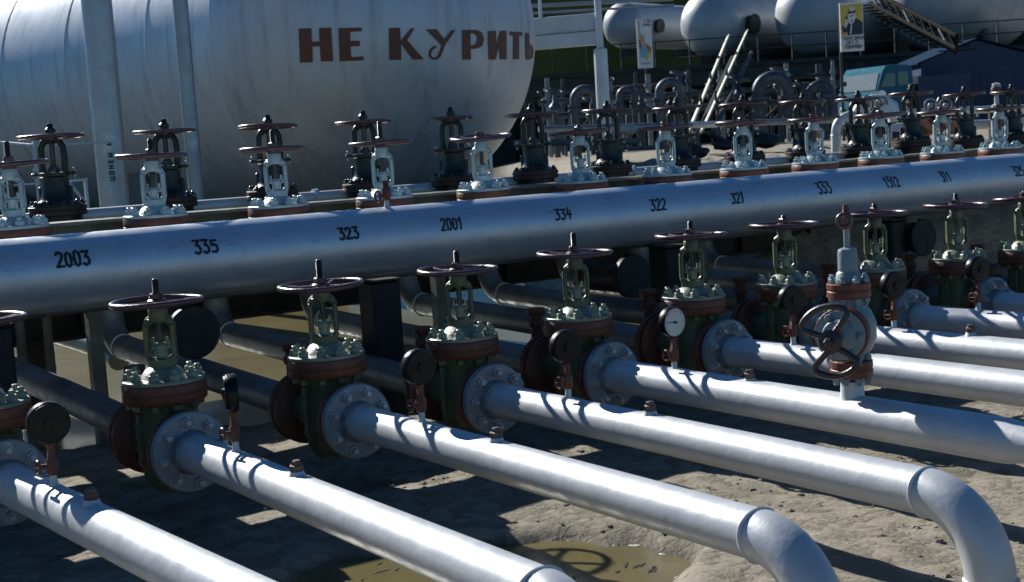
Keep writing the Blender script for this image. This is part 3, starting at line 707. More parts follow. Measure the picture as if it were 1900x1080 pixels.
# ------------------------------------------------------------------ pressure gauges on the front pipes
def gauge(label, k, y, face, loc=None, edge=0.0, cock=True, dial_mat=None, r=.049):
    x = AX0 + S * k + xP[k] + (.065 * (PY0 - y) if k == -1 else 0)
    t = thing('pressure_gauge', label, 'gauge', (x, y, AZ + zP[k] + .048) if loc is None else loc, 0, 'pressure gauges on the front pipes')
    b = MB(); b.lathe([(.014, 0), (.009, .008), (.0085, .03)], (0, 0, 0), (0, 0, 1), 14); b.build('nipple', M['silver'], t)
    b = MB(); b.lathe([(.012, .028), (.015, .034), (.015, .064), (.010, .070), (.009, .095), (.012, .098), (.012, .106)], (0, 0, 0), (0, 0, 1), 6)
    b.cyl((0, 0, .05), (-.03, .0, .05), .006, n=10); b.ring((-.032, 0, .05), (1, 0, 0), .015, .0035, 20, 6); b.cyl((-.032, -.015, .05), (-.032, .015, .05), .003, n=6)
    b.build('cock', M['red'], t)
    n = Vector(face).normalized(); c = Vector((0, 0, .150)); th = .028
    b = MB(); b.lathe([(r * .86, -th * .5), (r * .97, -th * .42), (r, -th * .3), (r, th * .38), (r * .97, th * .5), (r * .90, th * .5), (r * .89, th * .36)], c, n, 36)
    b.lathe([(r * .93, 0), (r * .90, .004), (r * .30, .005), (r * .28, .009), (r * .1, .010)], c - n * (th * .49), -n, 32)
    b.cyl(c - Vector((0, 0, r * .98)), (0, 0, .10), .010, n=12)
    case = b.build('case', M['black'], t)
    d = MB(); d.lathe([(r * .885, 0), (r * .885, .001)], c + n * (th * .37), n, 36); dl = d.build('dial', M['dial'], t)
    x_, y_, a_ = basis(n)
    up = Vector((0, 0, 1)); rt = n.cross(up) * -1
    nd = MB(); o = c + n * (th * .37 + .0025)
    def q2(a, rr): return o + (rt * math.cos(a) + up * math.sin(a)) * rr
    aa = math.pi - .08
    def quad(a, r0, r1, w0, w1):
        dd = (rt * math.cos(a) + up * math.sin(a)); ss = n.cross(dd)
        nd.add([o + dd * r0 - ss * w0, o + dd * r1 - ss * w1, o + dd * r1 + ss * w1, o + dd * r0 + ss * w0], [(0, 1, 2, 3)])
    quad(aa, -.012, .034, .0022, .0006)
    nd.lathe([(.005, 0), (.005, .001)], o, n, 14)
    for i in range(25): quad(-.75 + 4.64 * i / 24, .036 if i % 4 else .033, .040, .0004 if i % 4 else .0008, .0004 if i % 4 else .0008)
    nd.build('needle', M['ink'], dl, smooth=False)
    return t
gauge('black gauge with its back to us, on the lower left corner pipe', -1, 3.20, (.1, 1, 0))
gauge('thin gauge seen edge-on on the pipe that leaves the bottom of the picture', 0, 3.235, (.955, -.30, 0))
gauge('black gauge with its back to us, standing left of the valve under painted 2001', 1, 3.175, (-.05, 1, 0))
gauge('black gauge with its back to us, in front of the valve under painted 334', 2, 3.165, (.1, 1, 0))
gauge('black rimmed gauge showing its white dial to us', 3, 3.24, (.05, -1, 0))
gauge('black gauge with its back to us, left of the upright side-wheel valve', 4, 3.24, (.15, 1, 0))
gauge('black gauge with its back to us, just right of the upright side-wheel valve', 5, 3.22, (.1, 1, 0))
gauge('farthest right black gauge, with its back to us, beside the valve under 311', 6, 3.25, (.1, 1, 0))
t = thing('bleed_cock', 'small rusty lever cock on the pipe near the right edge', 'valve', (AX0 + S * 7 + xP[7], 3.25, AZ + zP[7] + .048))
b = MB(); b.lathe([(.012, 0), (.008, .01), (.008, .02)], (0, 0, 0), (0, 0, 1), 12); b.build('nipple', M['silver'], t)
b = MB(); b.lathe([(.012, .02), (.014, .03), (.014, .055), (.008, .06), (.008, .08)], (0, 0, 0), (0, 0, 1), 8); b.build('cock_body', M['red'], t)
b = MB(); b.tube([(.01, -.01, .045), (.03, -.05, .03), (.035, -.075, .012)], .004, 8); b.build('lever', M['red'], t)
# little bleed cock on the header by the 323 valve, and on the rear row
p = W((0, 0, 0))
x0, a0 = hit_header(712, 381)
t = thing('bleed_cock', 'small rusty bleed cock on top of the header beside painted 323', 'valve', (x0, HY - .02, HZ + HR - .004))
b = MB(); b.lathe([(.014, 0), (.009, .012), (.008, .03)], (0, 0, 0), (0, 0, 1), 12); b.build('nipple', M['silver'], t)
b = MB(); b.lathe([(.012, .028), (.016, .034), (.016, .075), (.012, .08), (.012, .1)], (0, 0, 0), (0, 0, 1), 8); b.cyl((0, 0, .05), (-.035, -.005, .045), .007, n=8); b.build('cock_body', M['red'], t)
b = MB(); b.ring((-.038, -.005, .045), (1, .1, 0), .018, .0045, 20, 6); b.cyl((-.038, -.02, .045), (-.038, .012, .045), .003); b.build('handwheel', M['wheel'], t)

# ------------------------------------------------------------------ upright side-wheel valve on pipe 3
VX, VY = AX0 + S * 3 + xP[3], 2.517; VZ0 = AZ + zP[3] + .045
t = thing('branch_valve', 'upright grey valve with a big rusty side handwheel, standing on a silver pipe', 'valve', (VX, VY, VZ0))
b = MB(); b.lathe([(.042, -.02), (.033, .0), (.031, .01), (.031, .048)], (0, 0, 0), (0, 0, 1), 24); b.build('neck', M['silver'], t)
b = MB(); b.lathe([(.052, .060), (.056, .063), (.056, .080), (.054, .082), (.054, .086), (.056, .088), (.056, .103), (.052, .106)], (0, 0, 0), (0, 0, 1), 32); lf = b.build('lower_flange', M['red'], t)
hx = MB(); hx.hexnut((0, 0, 0), (0, 0, 1), .0105, .012, .006, .008)
def ringbolts(mesh, parent, mat, n, rr, z, flip=False):
    pr = None
    for i in range(n):
        a = 2 * math.pi * (i + .5) / n
        if pr is None: q = mesh.build('bolt', mat, parent); pr = q
        else: q = pr.copy(); col.objects.link(q)
        q.location = Vector((rr * math.cos(a), rr * math.sin(a), z)) * U
        if flip: q.rotation_euler = (math.pi, 0, 0)
ringbolts(hx, lf, M['midgrey'], 8, .045, .106); ringbolts(hx, lf, M['midgrey'], 8, .045, .060, True)
b = MB(); b.lathe([(.042, .106), (.042, .118), (.056, .135), (.068, .165), (.068, .205), (.056, .235), (.043, .250), (.042, .268)], (0, 0, 0), (0, 0, 1), 28)
ax = Vector((-.87, -.49, 0)).normalized()
b.cyl((0, 0, .185), ax * .066 + Vector((0, 0, .185)), .046, n=28); b.build('body', M['midgrey'], t)
b = MB(); b.lathe([(.066, .066), (.070, .069), (.070, .080), (.068, .082), (.068, .085), (.070, .087), (.070, .098), (.068, .1)], (0, 0, .185), ax, 32); bf = b.build('bonnet_flange', M['red'], t)
b = MB(); b.lathe([(.064, .1005), (.064, .112), (.046, .116), (.040, .135), (.022, .140), (.018, .165), (.012, .168), (.012, .20)], (0, 0, .185), ax, 28)
xx, yy, _ = basis(ax)
bn = b.build('bonnet', M['midgrey'], t)
for i in range(6):
    a = 2 * math.pi * i / 6; q = MB(); q.hexnut(Vector((0, 0, .185)) + ax * .1125 + (xx * math.cos(a) + yy * math.sin(a)) * .054, ax, .010, .009, .005, .006); q.build('bolt', M['midgrey'], bn)
hb = MB(); c = Vector((0, 0, .183)) + ax * .195
hx_ax = Vector((-.90, -.43, .08)).normalized(); xx, yy, aa = basis(hx_ax)
RW = .104
def wp(tt, rr): return c + (xx * math.cos(tt) + yy * math.sin(tt)) * rr
# rim with two open lobes (top and bottom), joined by double spokes to the hub
yy = (Vector((0, 0, 1)) - aa * aa.z).normalized(); xx = yy.cross(aa)
RW = .088
for (t0, t1) in ((60, 160), (236, 324)):
    arc = [wp(R_(t0 + (t1 - t0) * i / 14), RW) for i in range(15)]
    inn0, inn1 = wp(R_(t0 + 8), .030), wp(R_(t1 - 8), .030)
    path = [wp(R_(t0 + 30), .012), inn0, wp(R_(t0 + 2), RW * .55), wp(R_(t0 - .5), RW * .9)] + arc[1:-1] + [wp(R_(t1 + .5), RW * .9), wp(R_(t1 - 2), RW * .55), inn1, wp(R_(t1 - 30), .012)]
    hb.tube(path, .0088, 12)
hb.lathe([(.024, -.015), (.030, -.01), (.030, .012), (.022, .018)], c, hx_ax, 20)
hw = hb.build('handwheel', M['darkwheel'], t)
b = MB(); b.lathe([(.012, 0), (.012, .016), (.008, .02)], c + aa * .016, hx_ax, 6); b.build('nut', M['darkwheel'], hw)
b = MB(); b.lathe([(.052, .270), (.057, .273), (.057, .288), (.0545, .290), (.0545, .293), (.057, .295), (.057, .308), (.053, .311)], (0, 0, 0), (0, 0, 1), 32); uf = b.build('upper_flange', M['red'], t)
ringbolts(hx, uf, M['midgrey'], 8, .046, .311); ringbolts(hx, uf, M['midgrey'], 8, .046, .270, True)
b = MB(); b.lathe([(.034, .3115), (.031, .335), (.026, .340), (.0255, .392), (.023, .398), (.012, .402)], (0, 0, 0), (0, 0, 1), 24); b.build('cap', M['midgrey'], t)
b = MB(); b.cyl((0, 0, .398), (0, 0, .452), .0085, n=12); b.build('stem_pipe', M['midgrey'], t)
b = MB(); b.lathe([(.010, .45), (.013, .456), (.013, .49), (.009, .496), (.008, .515)], (0, 0, 0), (0, 0, 1), 8)
b.cyl((0, 0, .475), (-.028, -.02, .475), .010, n=10); tc_ = b.build('top_cock', M['red'], t)
b = MB(); b.ring((-.034, -.025, .475), (-.8, -.6, 0), .017, .006, 20, 8); b.lathe([(.010, -.006), (.010, .006)], (-.034, -.025, .475), (-.8, -.6, 0), 10)
b.build('small_wheel', M['wheel'], tc_)

# ------------------------------------------------------------------ big tank
TC = at(673, 75, 12.0); TR = 320 * 12.0 / FPX
tyaw = R_(-8); TA = Vector((math.sin(tyaw), math.cos(tyaw), 0))
tk = thing('storage_tank', 'huge silver horizontal storage tank lettered НЕ КУРИТЬ on its rounded end', 'tank', (TC.x, TC.y, -1.02))
tz = Vector((0, 0, TC.z + 1.02))
b = MB(); b.lathe([(TR, 0), (TR, 1.0), (TR, 2.6), (TR, 4.2), (TR, 9.0)], tz, TA, 96); b.build('shell', M['tank'], tk)
b = MB(); b.lathe([(TR * math.cos(math.pi / 2 * i / 24), TR * math.sin(math.pi / 2 * i / 24)) for i in range(25)], tz, -TA, 96); cap = b.build('end_cap', M['tank'], tk)
for dd in (.0, 1.1, 2.75, 4.3, 6.0):
    b = MB(); b.ring(tz + TA * dd, TA, TR, .006 if dd else .004, 120, 6); b.build('weld', M['tank'], tk)
for dd, dl in ((2.3, .9), (5.5, .9), (8.3, .9)):
    b = MB(); b.box(tz + TA * dd - Vector((0, 0, TR * .74)), (2.2, .35, TR * .55 + (tz.z - TR) * 2), Matrix.Rotation(-tyaw, 3, 'Z')); b.build('saddle', M['beam'], tk)
def sph(px, py, off):
    r = ray(px, py).normalized(); bq = r.dot(TC); disc = bq * bq - TC.dot(TC) + (TR) ** 2
    if disc < 0:
        p_ = r * bq; n_ = (p_ - TC).normalized(); return TC + n_ * (TR + off)
    p_ = r * (bq - math.sqrt(disc)); return TC + (p_ - TC).normalized() * (TR + off)
LET = [[[(35, 130), (92, 129), (95, 190), (130, 189), (128, 128), (183, 126), (192, 278), (136, 280), (131, 211), (97, 213), (100, 283), (41, 286)]],
       [[(216, 128), (322, 126), (323, 143), (270, 145), (271, 186), (313, 185), (314, 210), (272, 212), (274, 260), (330, 256), (331, 275), (221, 279)]],
       [[(445, 128), (496, 126), (499, 185), (545, 129), (563, 129), (529, 183), (604, 270), (553, 272), (500, 198), (502, 272), (447, 273)]],
       [[(614, 134), (662, 133), (697, 178), (731, 137), (748, 137), (702, 204), (690, 236), (678, 262), (660, 272), (642, 271), (629, 260), (626, 242), (633, 222), (650, 208), (664, 212), (656, 220), (644, 228), (637, 243), (640, 258), (652, 263), (666, 256), (676, 236), (684, 206)]],
       [[(779, 137), (845, 136), (868, 148), (878, 178), (868, 210), (845, 222), (816, 223), (818, 271), (780, 272)], [(815, 152), (835, 153), (845, 165), (848, 180), (843, 196), (832, 205), (816, 206)]],
       [[(896, 142), (932, 141), (931, 215), (951, 141), (979, 140), (981, 270), (950, 271), (949, 200), (930, 271), (900, 272)]],
       [[(995, 144), (1050, 146), (1051, 163), (1036, 162), (1037, 270), (1011, 270), (1013, 162), (996, 161)]],
       [[(1066, 150), (1082, 151), (1085, 205), (1096, 206), (1102, 225), (1100, 262), (1088, 271), (1068, 271)], [(1084, 222), (1091, 226), (1092, 250), (1085, 255)]]]
b = MB()
for loops in LET:
    pts = [p_ for l in loops for p_ in l]
    tris = [[Vector((pts[i][0], pts[i][1], 0)) for i in tr] for tr in tessellate_polygon([[Vector((*p_, 0)) for p_ in l] for l in loops])]
    for _ in range(3):
        nt_ = []
        for A_, B_, C_ in tris:
            ab, bc, ca = (A_ + B_) / 2, (B_ + C_) / 2, (C_ + A_) / 2
            nt_ += [(A_, ab, ca), (ab, B_, bc), (ca, bc, C_), (ab, bc, ca)]
        tris = nt_
    for tr in tris:
        b.add([sph(540 + q.x / 2.455, q.y / 2.455, .006) - Vector((TC.x, TC.y, -1.02)) for q in tr], [(0, 1, 2)])
b.build('lettering', M['redink'], cap, smooth=False)

# ------------------------------------------------------------------ posts, left rail
def post(name, px, py, d, wpx, top, label, mat, wpx2=None, split=None):
    p = at(px, py, d); r = wpx * d / FPX / 2; zt = top; base = (p.x, p.y, -1.04)
    t = thing(name, label, 'post', base, 0, 'silver posts in front of the tanks')
    h = zt + 1.04
    b = MB()
    if split: b.lathe([(r, 0), (r, split + 1.04), (wpx2 * d / FPX / 2, split + 1.06), (wpx2 * d / FPX / 2, h)], (0, 0, 0), (0, 0, 1), 28)
    else: b.cyl((0, 0, 0), (0, 0, h), r, n=28)
    b.build('shaft', mat, t)
    b = MB(); b.box((0, 0, .015), (r * 4, r * 4, .03)); b.build('base_plate', mat, t)
    return t, p, r
M['post'] = mk('post_paint', (.42, .46, .51), (.35, .39, .43), .38, .6, 2, .12, 30, (.2, .14, .1), .03, 12)
pt, pp, pr_ = post('silver_post', 212, 365, 10.0, 55, 3.2, 'thick silver post with rotated black writing, left one in front of the big tank', M['post'])
post('silver_post', 364, 355, 10.0, 28, 3.2, 'thin silver post in front of the big tank, right of the thick one', M['post'])
p3t, p3, r3 = post('silver_post', 1117, 150, 15.0, 25, 3.5, 'silver post stepped in width, carrying the blue crossbeam beside the big tank', M['paleblue'], 13, at(1114, 92, 15).z)
# rotated black writing painted on the thick post (reads bottom to top)
GL = {'П': [[(0, 0), (0, 1)], [(0, .93), (.6, .93)], [(.6, 1), (.6, 0)]], 'О': [[(0, 0), (0, 1)], [(0, .93), (.55, .93)], [(.55, 1), (.55, 0)], [(0, .07), (.55, .07)]],
      'Н': [[(0, 0), (0, 1)], [(0, .5), (.6, .5)], [(.6, 0), (.6, 1)]], 'Е': [[(0, 0), (0, 1)], [(0, .95), (.5, .95)], [(0, .5), (.45, .5)], [(0, .05), (.5, .05)]],
      'М': [[(0, 0), (0, 1)], [(0, .95), (.35, .4)], [(.35, .4), (.7, .95)], [(.7, 1), (.7, 0)]], 'И': [[(0, 0), (0, 1)], [(0, .05), (.55, .95)], [(.55, 1), (.55, 0)]],
      'Т': [[(.3, 0), (.3, .9)], [(0, .95), (.6, .95)]], 'В': [[(0, 0), (0, 1)], [(0, .95), (.5, .95)], [(0, .5), (.5, .5)], [(0, .05), (.5, .05)], [(.5, .9), (.5, .1)]],
      'А': [[(0, 0), (.28, 1)], [(.28, 1), (.56, 0)], [(.12, .38), (.44, .38)]], 'Р': [[(0, 0), (0, 1)], [(0, .95), (.5, .95)], [(.5, .95), (.5, .5)], [(0, .48), (.5, .48)]],
      'Щ': [[(0, 0), (0, 1)], [(0, .05), (.65, .05)], [(.3, 0), (.3, 1)], [(.6, 0), (.6, 1)]], 'К': [[(0, 0), (0, 1)], [(.05, .5), (.5, 1)], [(.05, .5), (.5, 0)]],
      'Д': [[(.05, .1), (.2, 1)], [(.2, .95), (.5, .95)], [(.5, 1), (.55, .1)], [(0, .08), (.6, .08)]], 'У': [[(0, 1), (.28, .5)], [(.56, 1), (.1, 0)]], 'Л': [[(0, 0), (.25, 1)], [(.25, .95), (.55, .95)], [(.55, 1), (.55, 0)]],
      'Г': [[(0, 0), (0, 1)], [(0, .95), (.5, .95)]], 'Я': [[(.5, 0), (.5, 1)], [(.5, .95), (.05, .95)], [(.05, .95), (.05, .5)], [(.05, .5), (.5, .5)], [(.3, .5), (0, 0)]], 'С': [[(0, 0), (0, 1)], [(0, .95), (.5, .95)], [(0, .05), (.5, .05)]], '!': [[(.1, .3), (.1, 1)], [(.1, 0), (.1, .12)]], ' ': [], 'Х': [[(0, 0), (.55, 1)], [(0, 1), (.55, 0)]], 'Ы': [[(0, 0), (0, 1)], [(0, .5), (.35, .5)], [(.35, .5), (.35, 0)], [(0, .05), (.35, .05)], [(.55, 0), (.55, 1)]]}
def strokes(s, hgt, adv, wd, place, b):
    k = 0
    for i, ch in enumerate(s):
        for (u0, v0), (u1, v1) in GL[ch]:
            p0 = Vector((u0 * hgt * .9 + i * adv, v0 * hgt)); p1 = Vector((u1 * hgt * .9 + i * adv, v1 * hgt)); d = (p1 - p0).normalized(); nn = Vector((-d.y, d.x)) * wd; k += 1
            b.add([place(q, .0004 * (k % 5)) for q in (p0 + nn, p0 - nn, p1 - nn, p1 + nn)], [(0, 1, 2, 3)])
b = MB()
cyaw = math.atan2(-pp.x, -pp.y)     # azimuth from the post towards the viewer side
z_txt = at(210, 334, 10).z + 1.04
def place_post(q, off):
    a = math.pi + math.atan2(pp.x, pp.y) - .1 + (-(q.y) + .03) / pr_
    r_ = pr_ + .002 + off
    return (r_ * math.sin(a), r_ * math.cos(a), z_txt + q.x)
strokes('ПОНЕМ И', .036, .042, .0052, place_post, b)
b.build('painted_writing', M['ink'], pt, smooth=False)
# pale blue guard rail at the left
D = 9.4
rl = thing('guard_rail', 'pale blue angle iron guard rail standing left of the thick silver post', 'railing', at(60, 380, D) * 1.0)
o = at(60, 380, D)
def seg(b, p0, p1, wd=.028):
    p0 = Vector(p0) - o; p1 = Vector(p1) - o; d = p1 - p0; x, y, a = basis(d); Mx = Matrix((x, y, a)).transposed()
    b.box((p0 + p1) / 2, (wd, wd * .5, d.length), Mx)
b = MB(); seg(b, at(2, 264, D + .5), at(58, 269, D)); seg(b, at(58, 271, D), at(214, 263, D + .25)); b.build('rail', M['paleblue'], rl)
for (x, y0, y1, dd) in ((62, 262, 420, 0), (8, 262, 430, .5), (158, 335, 420, .1)):
    b = MB(); p0 = at(x, y0, D + dd); seg(b, p0, (p0.x, p0.y, -1.03), .035); b.build('post', M['paleblue'], rl)
b = MB(); seg(b, at(10, 345, D + .5), at(75, 340, D)); seg(b, at(130, 336, D + .05), at(162, 333, D + .1)); seg(b, at(130, 340, D), at(158, 375, D)); b.build('brace', M['paleblue'], rl)

# ------------------------------------------------------------------ crossbeam beside the tank
o = at(1050, 60, 15.2)
cb = thing('crossbeam', 'pale blue two panel sheet steel crossbeam between the tank and a post', 'beam', o)
rx = (at(1112, 60, 15.05) - at(985, 60, 15.05)).normalized()
for y0, y1 in ((29, 60), (62.5, 88)):
    a, c_ = at(940, y0 + 2, 15.3), at(1110, y1, 15.0)
    up = Vector((0, 0, 1)); rx = Vector(((c_ - a).x, (c_ - a).y, 0)); L_ = rx.length; rx.normalize()
    hh = at(1050, y0, 15.1).z - at(1050, y1, 15.1).z; zc = (at(1050, y0, 15.1).z + at(1050, y1, 15.1).z) / 2
    ctr = (a + c_) / 2; ctr.z = zc; Mx = Matrix((rx, up.cross(rx), up)).transposed()
    b = MB(); b.box(ctr - o, (L_, .06, hh), Mx, bev=.004); b.build('panel', M['paleblue'], cb)
b = MB(); p0 = at(1003, 25, 15.15); b.cyl(Vector((p0.x, p0.y, p0.z - .05)) - o, Vector((p0.x, p0.y, p0.z + 1.2)) - o, .018, n=12); b.build('stanchion', M['paleblue'], cb)

# ------------------------------------------------------------------ tank terrace in the background
gT = 'silver tanks on the terrace'
Ax = (R0 * math.cos(R_(48)) + Vector((math.sin(yaw), math.cos(yaw), 0)) * math.sin(R_(48))).normalized()
for (cx, cy, rp, d, lab) in ((1157, 47, 42, 39.5, 'small silver background tank behind the gymnast poster, leftmost on the terrace'), (1319, 44, 61, 38.0, 'silver background tank above the cream handrails of the stairs'),
                             (1508, 27, 74, 37.0, 'silver background tank left of the portrait poster'), (1738, -6, 98, 36.5, 'largest silver background tank above the navy shed')):
    c = at(cx, cy, d); r = rp * d / FPX
    t = thing('terrace_tank', lab, 'tank', (c.x, c.y, c.z - r), 0, gT)
    z0 = Vector((0, 0, r))
    b = MB(); b.lathe([(r, 0), (r, 2.2), (r, 5.5)], z0, Ax, 48); b.build('shell', M['bgtank'], t)
    b = MB(); b.lathe([(r * math.cos(math.pi / 2 * i / 12), .72 * r * math.sin(math.pi / 2 * i / 12)) for i in range(13)], z0, -Ax, 48); b.build('end_cap', M['bgtank'], t)
    for q in (.6, 3.4):
        b = MB(); b.box(z0 + Ax * q - Vector((0, 0, r * .85)), (.3, r * 1.5, r * .9), Matrix((Ax, Vector((0, 0, 1)).cross(Ax), Vector((0, 0, 1)))).transposed()); b.build('saddle', M['deck'], t)
    if cx < 1500:
        side = (Vector((-Fv.x, -Fv.y, 0)).normalized()); n_ = (side - Ax * side.dot(Ax)).normalized() * .97 + Vector((0, 0, -.1)); n_.normalize()
        b = MB(); b.lathe([(r * .26, r * .96), (r * .26, r * 1.12), (r * .31, r * 1.13), (r * .31, r * 1.2)], z0 + Ax * (.55 if cx > 1200 else .75), n_, 24); b.build('manhole', M['deck'], t)
DK = 34.0
def deckz(px, py): return at(px, py, DK)
o = at(1400, 140, DK)
dk = thing('terrace', 'dark steel terrace deck with railings carrying the background tanks', 'platform', (o.x, o.y, -.22))
ob = Vector((o.x, o.y, -.22)); right = R0.copy(); fw = Vector((math.sin(yaw), math.cos(yaw), 0)); MxD = Matrix((right, fw, Vector((0, 0, 1)))).transposed()
zdeck = at(1400, 100, DK).z
b = MB(); b.box(Vector((o.x, o.y, zdeck - .25)) - ob + right * 1.3 + fw * 4.0, (14.5, 8.5, .10), MxD); b.build('deck', M['deck'], dk)
b = MB()
for k_ in range(3): b.box(Vector((o.x, o.y, zdeck - .50 - .02 * k_)) - ob + right * 1.3 + fw * (.0 + 2.8 * k_), (14.5, .18, .40), MxD)
b.build('girder', M['deck'], dk)
for i in range(8):
    b = MB(); h_ = zdeck - .7 + .22; b.box(right * (-5.6 + 1.9 * i) + Vector((0, 0, h_ / 2)) + fw * .05, (.22, .22, h_), MxD); b.build('column', M['deck'], dk)
    b = MB(); b.box(right * (-5.6 + 1.9 * i) + Vector((0, 0, h_ / 2)) + fw * 5.6, (.22, .22, h_), MxD); b.build('column', M['deck'], dk)
for hh in (.62, .32):
    b = MB(); b.box(Vector((o.x, o.y, zdeck - .2 + hh)) - ob + right * 1.3 + fw * -.2, (14.5, .03, .03), MxD); b.build('rail', M['deck'], dk)
for i in range(18):
    b = MB(); b.box(Vector((o.x, o.y, zdeck + .1)) - ob + right * (-5.8 + .84 * i) + fw * -.2, (.035, .035, .66), MxD); b.build('rail_post', M['deck'], dk)
# dark wall added as backdrop, stands in for the shade under the terrace
b = MB(); b.box((0, 0, 0), (22, .4, 2.6), MxD)
for i in range(14): b.box(right * (-10 + 1.5 * i) - fw * .3, (.25, .24, 2.6), MxD)
p = at(1450, 200, 43); tag(b.build('shade_backdrop', M['wall'], loc=(p.x, p.y, .75)), 'long dark wall added as backdrop shade under the terrace deck', 'wall')
# goose neck pipes below the deck
gG = 'dull steel goose neck pipes below the terrace'
for (px, top, wpx, span, d, lab) in ((1064, 158, 17, 40, 25, 'goose neck pipe below the terrace left of the stepped silver post'), (1148, 160, 12, 28, 25.3, 'slim goose neck pipe below the gymnast poster'), (1222, 145, 17, 40, 24.6, 'goose neck pipe left of the stair handrails'),
                                     (1405, 133, 24, 55, 24, 'thickest goose neck pipe, right of the stair handrails'), (1500, 150, 16, 40, 25.5, 'goose neck pipe left of the portrait poster pole')):
    p = at(px, top, d); r = wpx * d / FPX / 2; sp = span * d / FPX; Rb = sp / 2
    t = thing('gooseneck_pipe', lab, 'pipe', (p.x, p.y, -.22), 0, gG); zt = p.z + .22 - r
    path = [(0, 0, 0), (0, 0, zt - Rb)] + [tuple(right * (Rb - Rb * math.cos(a)) + Vector((0, 0, zt - Rb + Rb * math.sin(a)))) for a in [math.pi * i / 14 for i in range(1, 15)]] + [tuple(right * (2 * Rb) + Vector((0, 0, zt - Rb - .5)))]
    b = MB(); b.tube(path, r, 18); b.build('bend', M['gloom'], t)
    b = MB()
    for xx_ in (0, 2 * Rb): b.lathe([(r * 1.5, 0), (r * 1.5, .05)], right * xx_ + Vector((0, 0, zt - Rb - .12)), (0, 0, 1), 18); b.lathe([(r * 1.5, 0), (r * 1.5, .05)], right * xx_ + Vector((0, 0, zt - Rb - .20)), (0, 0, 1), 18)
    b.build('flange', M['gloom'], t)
# small yard valves, stand pipes and racks in the shade below the terrace
def yard_valve(label, loc, hgt):
    t = thing('yard_valve', label, 'valve', loc, 0, 'small valves in the shade under the terrace')
    b = MB(); b.cyl((0, 0, 0), (0, 0, hgt), .06, n=14); b.lathe([(.11, hgt * .5), (.11, hgt * .5 + .03)], (0, 0, 0), (0, 0, 1), 16); b.lathe([(.09, hgt), (.12, hgt + .02), (.12, hgt + .08), (.05, hgt + .16), (.03, hgt + .34)], (0, 0, 0), (0, 0, 1), 16); b.build('body', M['gloom'], t)
    b = MB(); b.ring((0, 0, hgt + .36), (0, -.3, 1), .15, .018, 24, 8); b.cyl((-.14, 0, hgt + .36), (.14, 0, hgt + .36), .014, n=6); b.build('handwheel', M['gloom'], t)
    return t
yv = None
for i, (px, d, hgt, lab) in enumerate(((1030, 26, 1.3, 'between the big tank and the stepped post'), (1098, 25.6, 1.1, 'just left of the stepped post'), (1128, 26.4, 1.5, 'just right of the stepped post'), (1190, 26, 1.2, 'below the gymnast poster'), (1262, 26, 1.5, 'left of the stair handrails'),
                                       (1372, 25, 1.3, 'between the stairs and the thickest goose neck pipe'), (1448, 26, 1.45, 'right of the thickest goose neck pipe'), (1532, 25.5, 1.2, 'left of the portrait poster pole'))):
    p = at(px, 200, d); yard_valve('small dark valve under the terrace, ' + lab, (p.x, p.y, -.22), hgt - .42)
for i, (px, d, wpx, lab) in enumerate(((1018, 27, 9, 'leftmost, beside the big tank'), (1046, 27.5, 6, 'left of the leftmost goose neck pipe'), (1135, 28, 8, 'between the two left goose neck pipes'), (1182, 27, 6, 'below the gymnast poster'), (1205, 28, 10, 'left of the middle goose neck pipe'), (1280, 27, 8, 'behind the stair handrails'),
                                       (1340, 28, 10, 'under the stair top'), (1362, 27, 6, 'right of the stair top'), (1462, 27, 9, 'right of the thickest goose neck pipe'), (1522, 28, 12, 'left of the portrait poster pole'), (1548, 27, 7, 'at the portrait poster pole'))):
    p = at(px, 200, d); b = MB(); r_ = wpx * d / FPX / 2; b.cyl((0, 0, 0), (0, 0, 1.55), r_, n=12); b.lathe([(r_ * 1.6, 1.0), (r_ * 1.6, 1.06)], (0, 0, 0), (0, 0, 1), 12); b.lathe([(r_ * 1.6, 1.3), (r_ * 1.6, 1.36)], (0, 0, 0), (0, 0, 1), 12)
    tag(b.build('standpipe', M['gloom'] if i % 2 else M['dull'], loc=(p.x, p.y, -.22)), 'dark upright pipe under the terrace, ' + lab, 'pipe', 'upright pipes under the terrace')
for i, (y0, d, wpx, lab) in enumerate(((178, 27, 9, 'upper'), (205, 26.5, 12, 'lower'))):
    a, c_ = at(1000, y0 + 12, d), at(1570, y0 - 22, d); b = MB(); b.cyl((0, 0, 0), c_ - a, wpx * d / FPX / 2, n=14)
    tag(b.build('rack_pipe', M['gloom'], loc=a), lab + ' of two long dark horizontal pipes in the shade under the terrace', 'pipe', 'long pipes under the terrace')
rnd = random.Random(11)
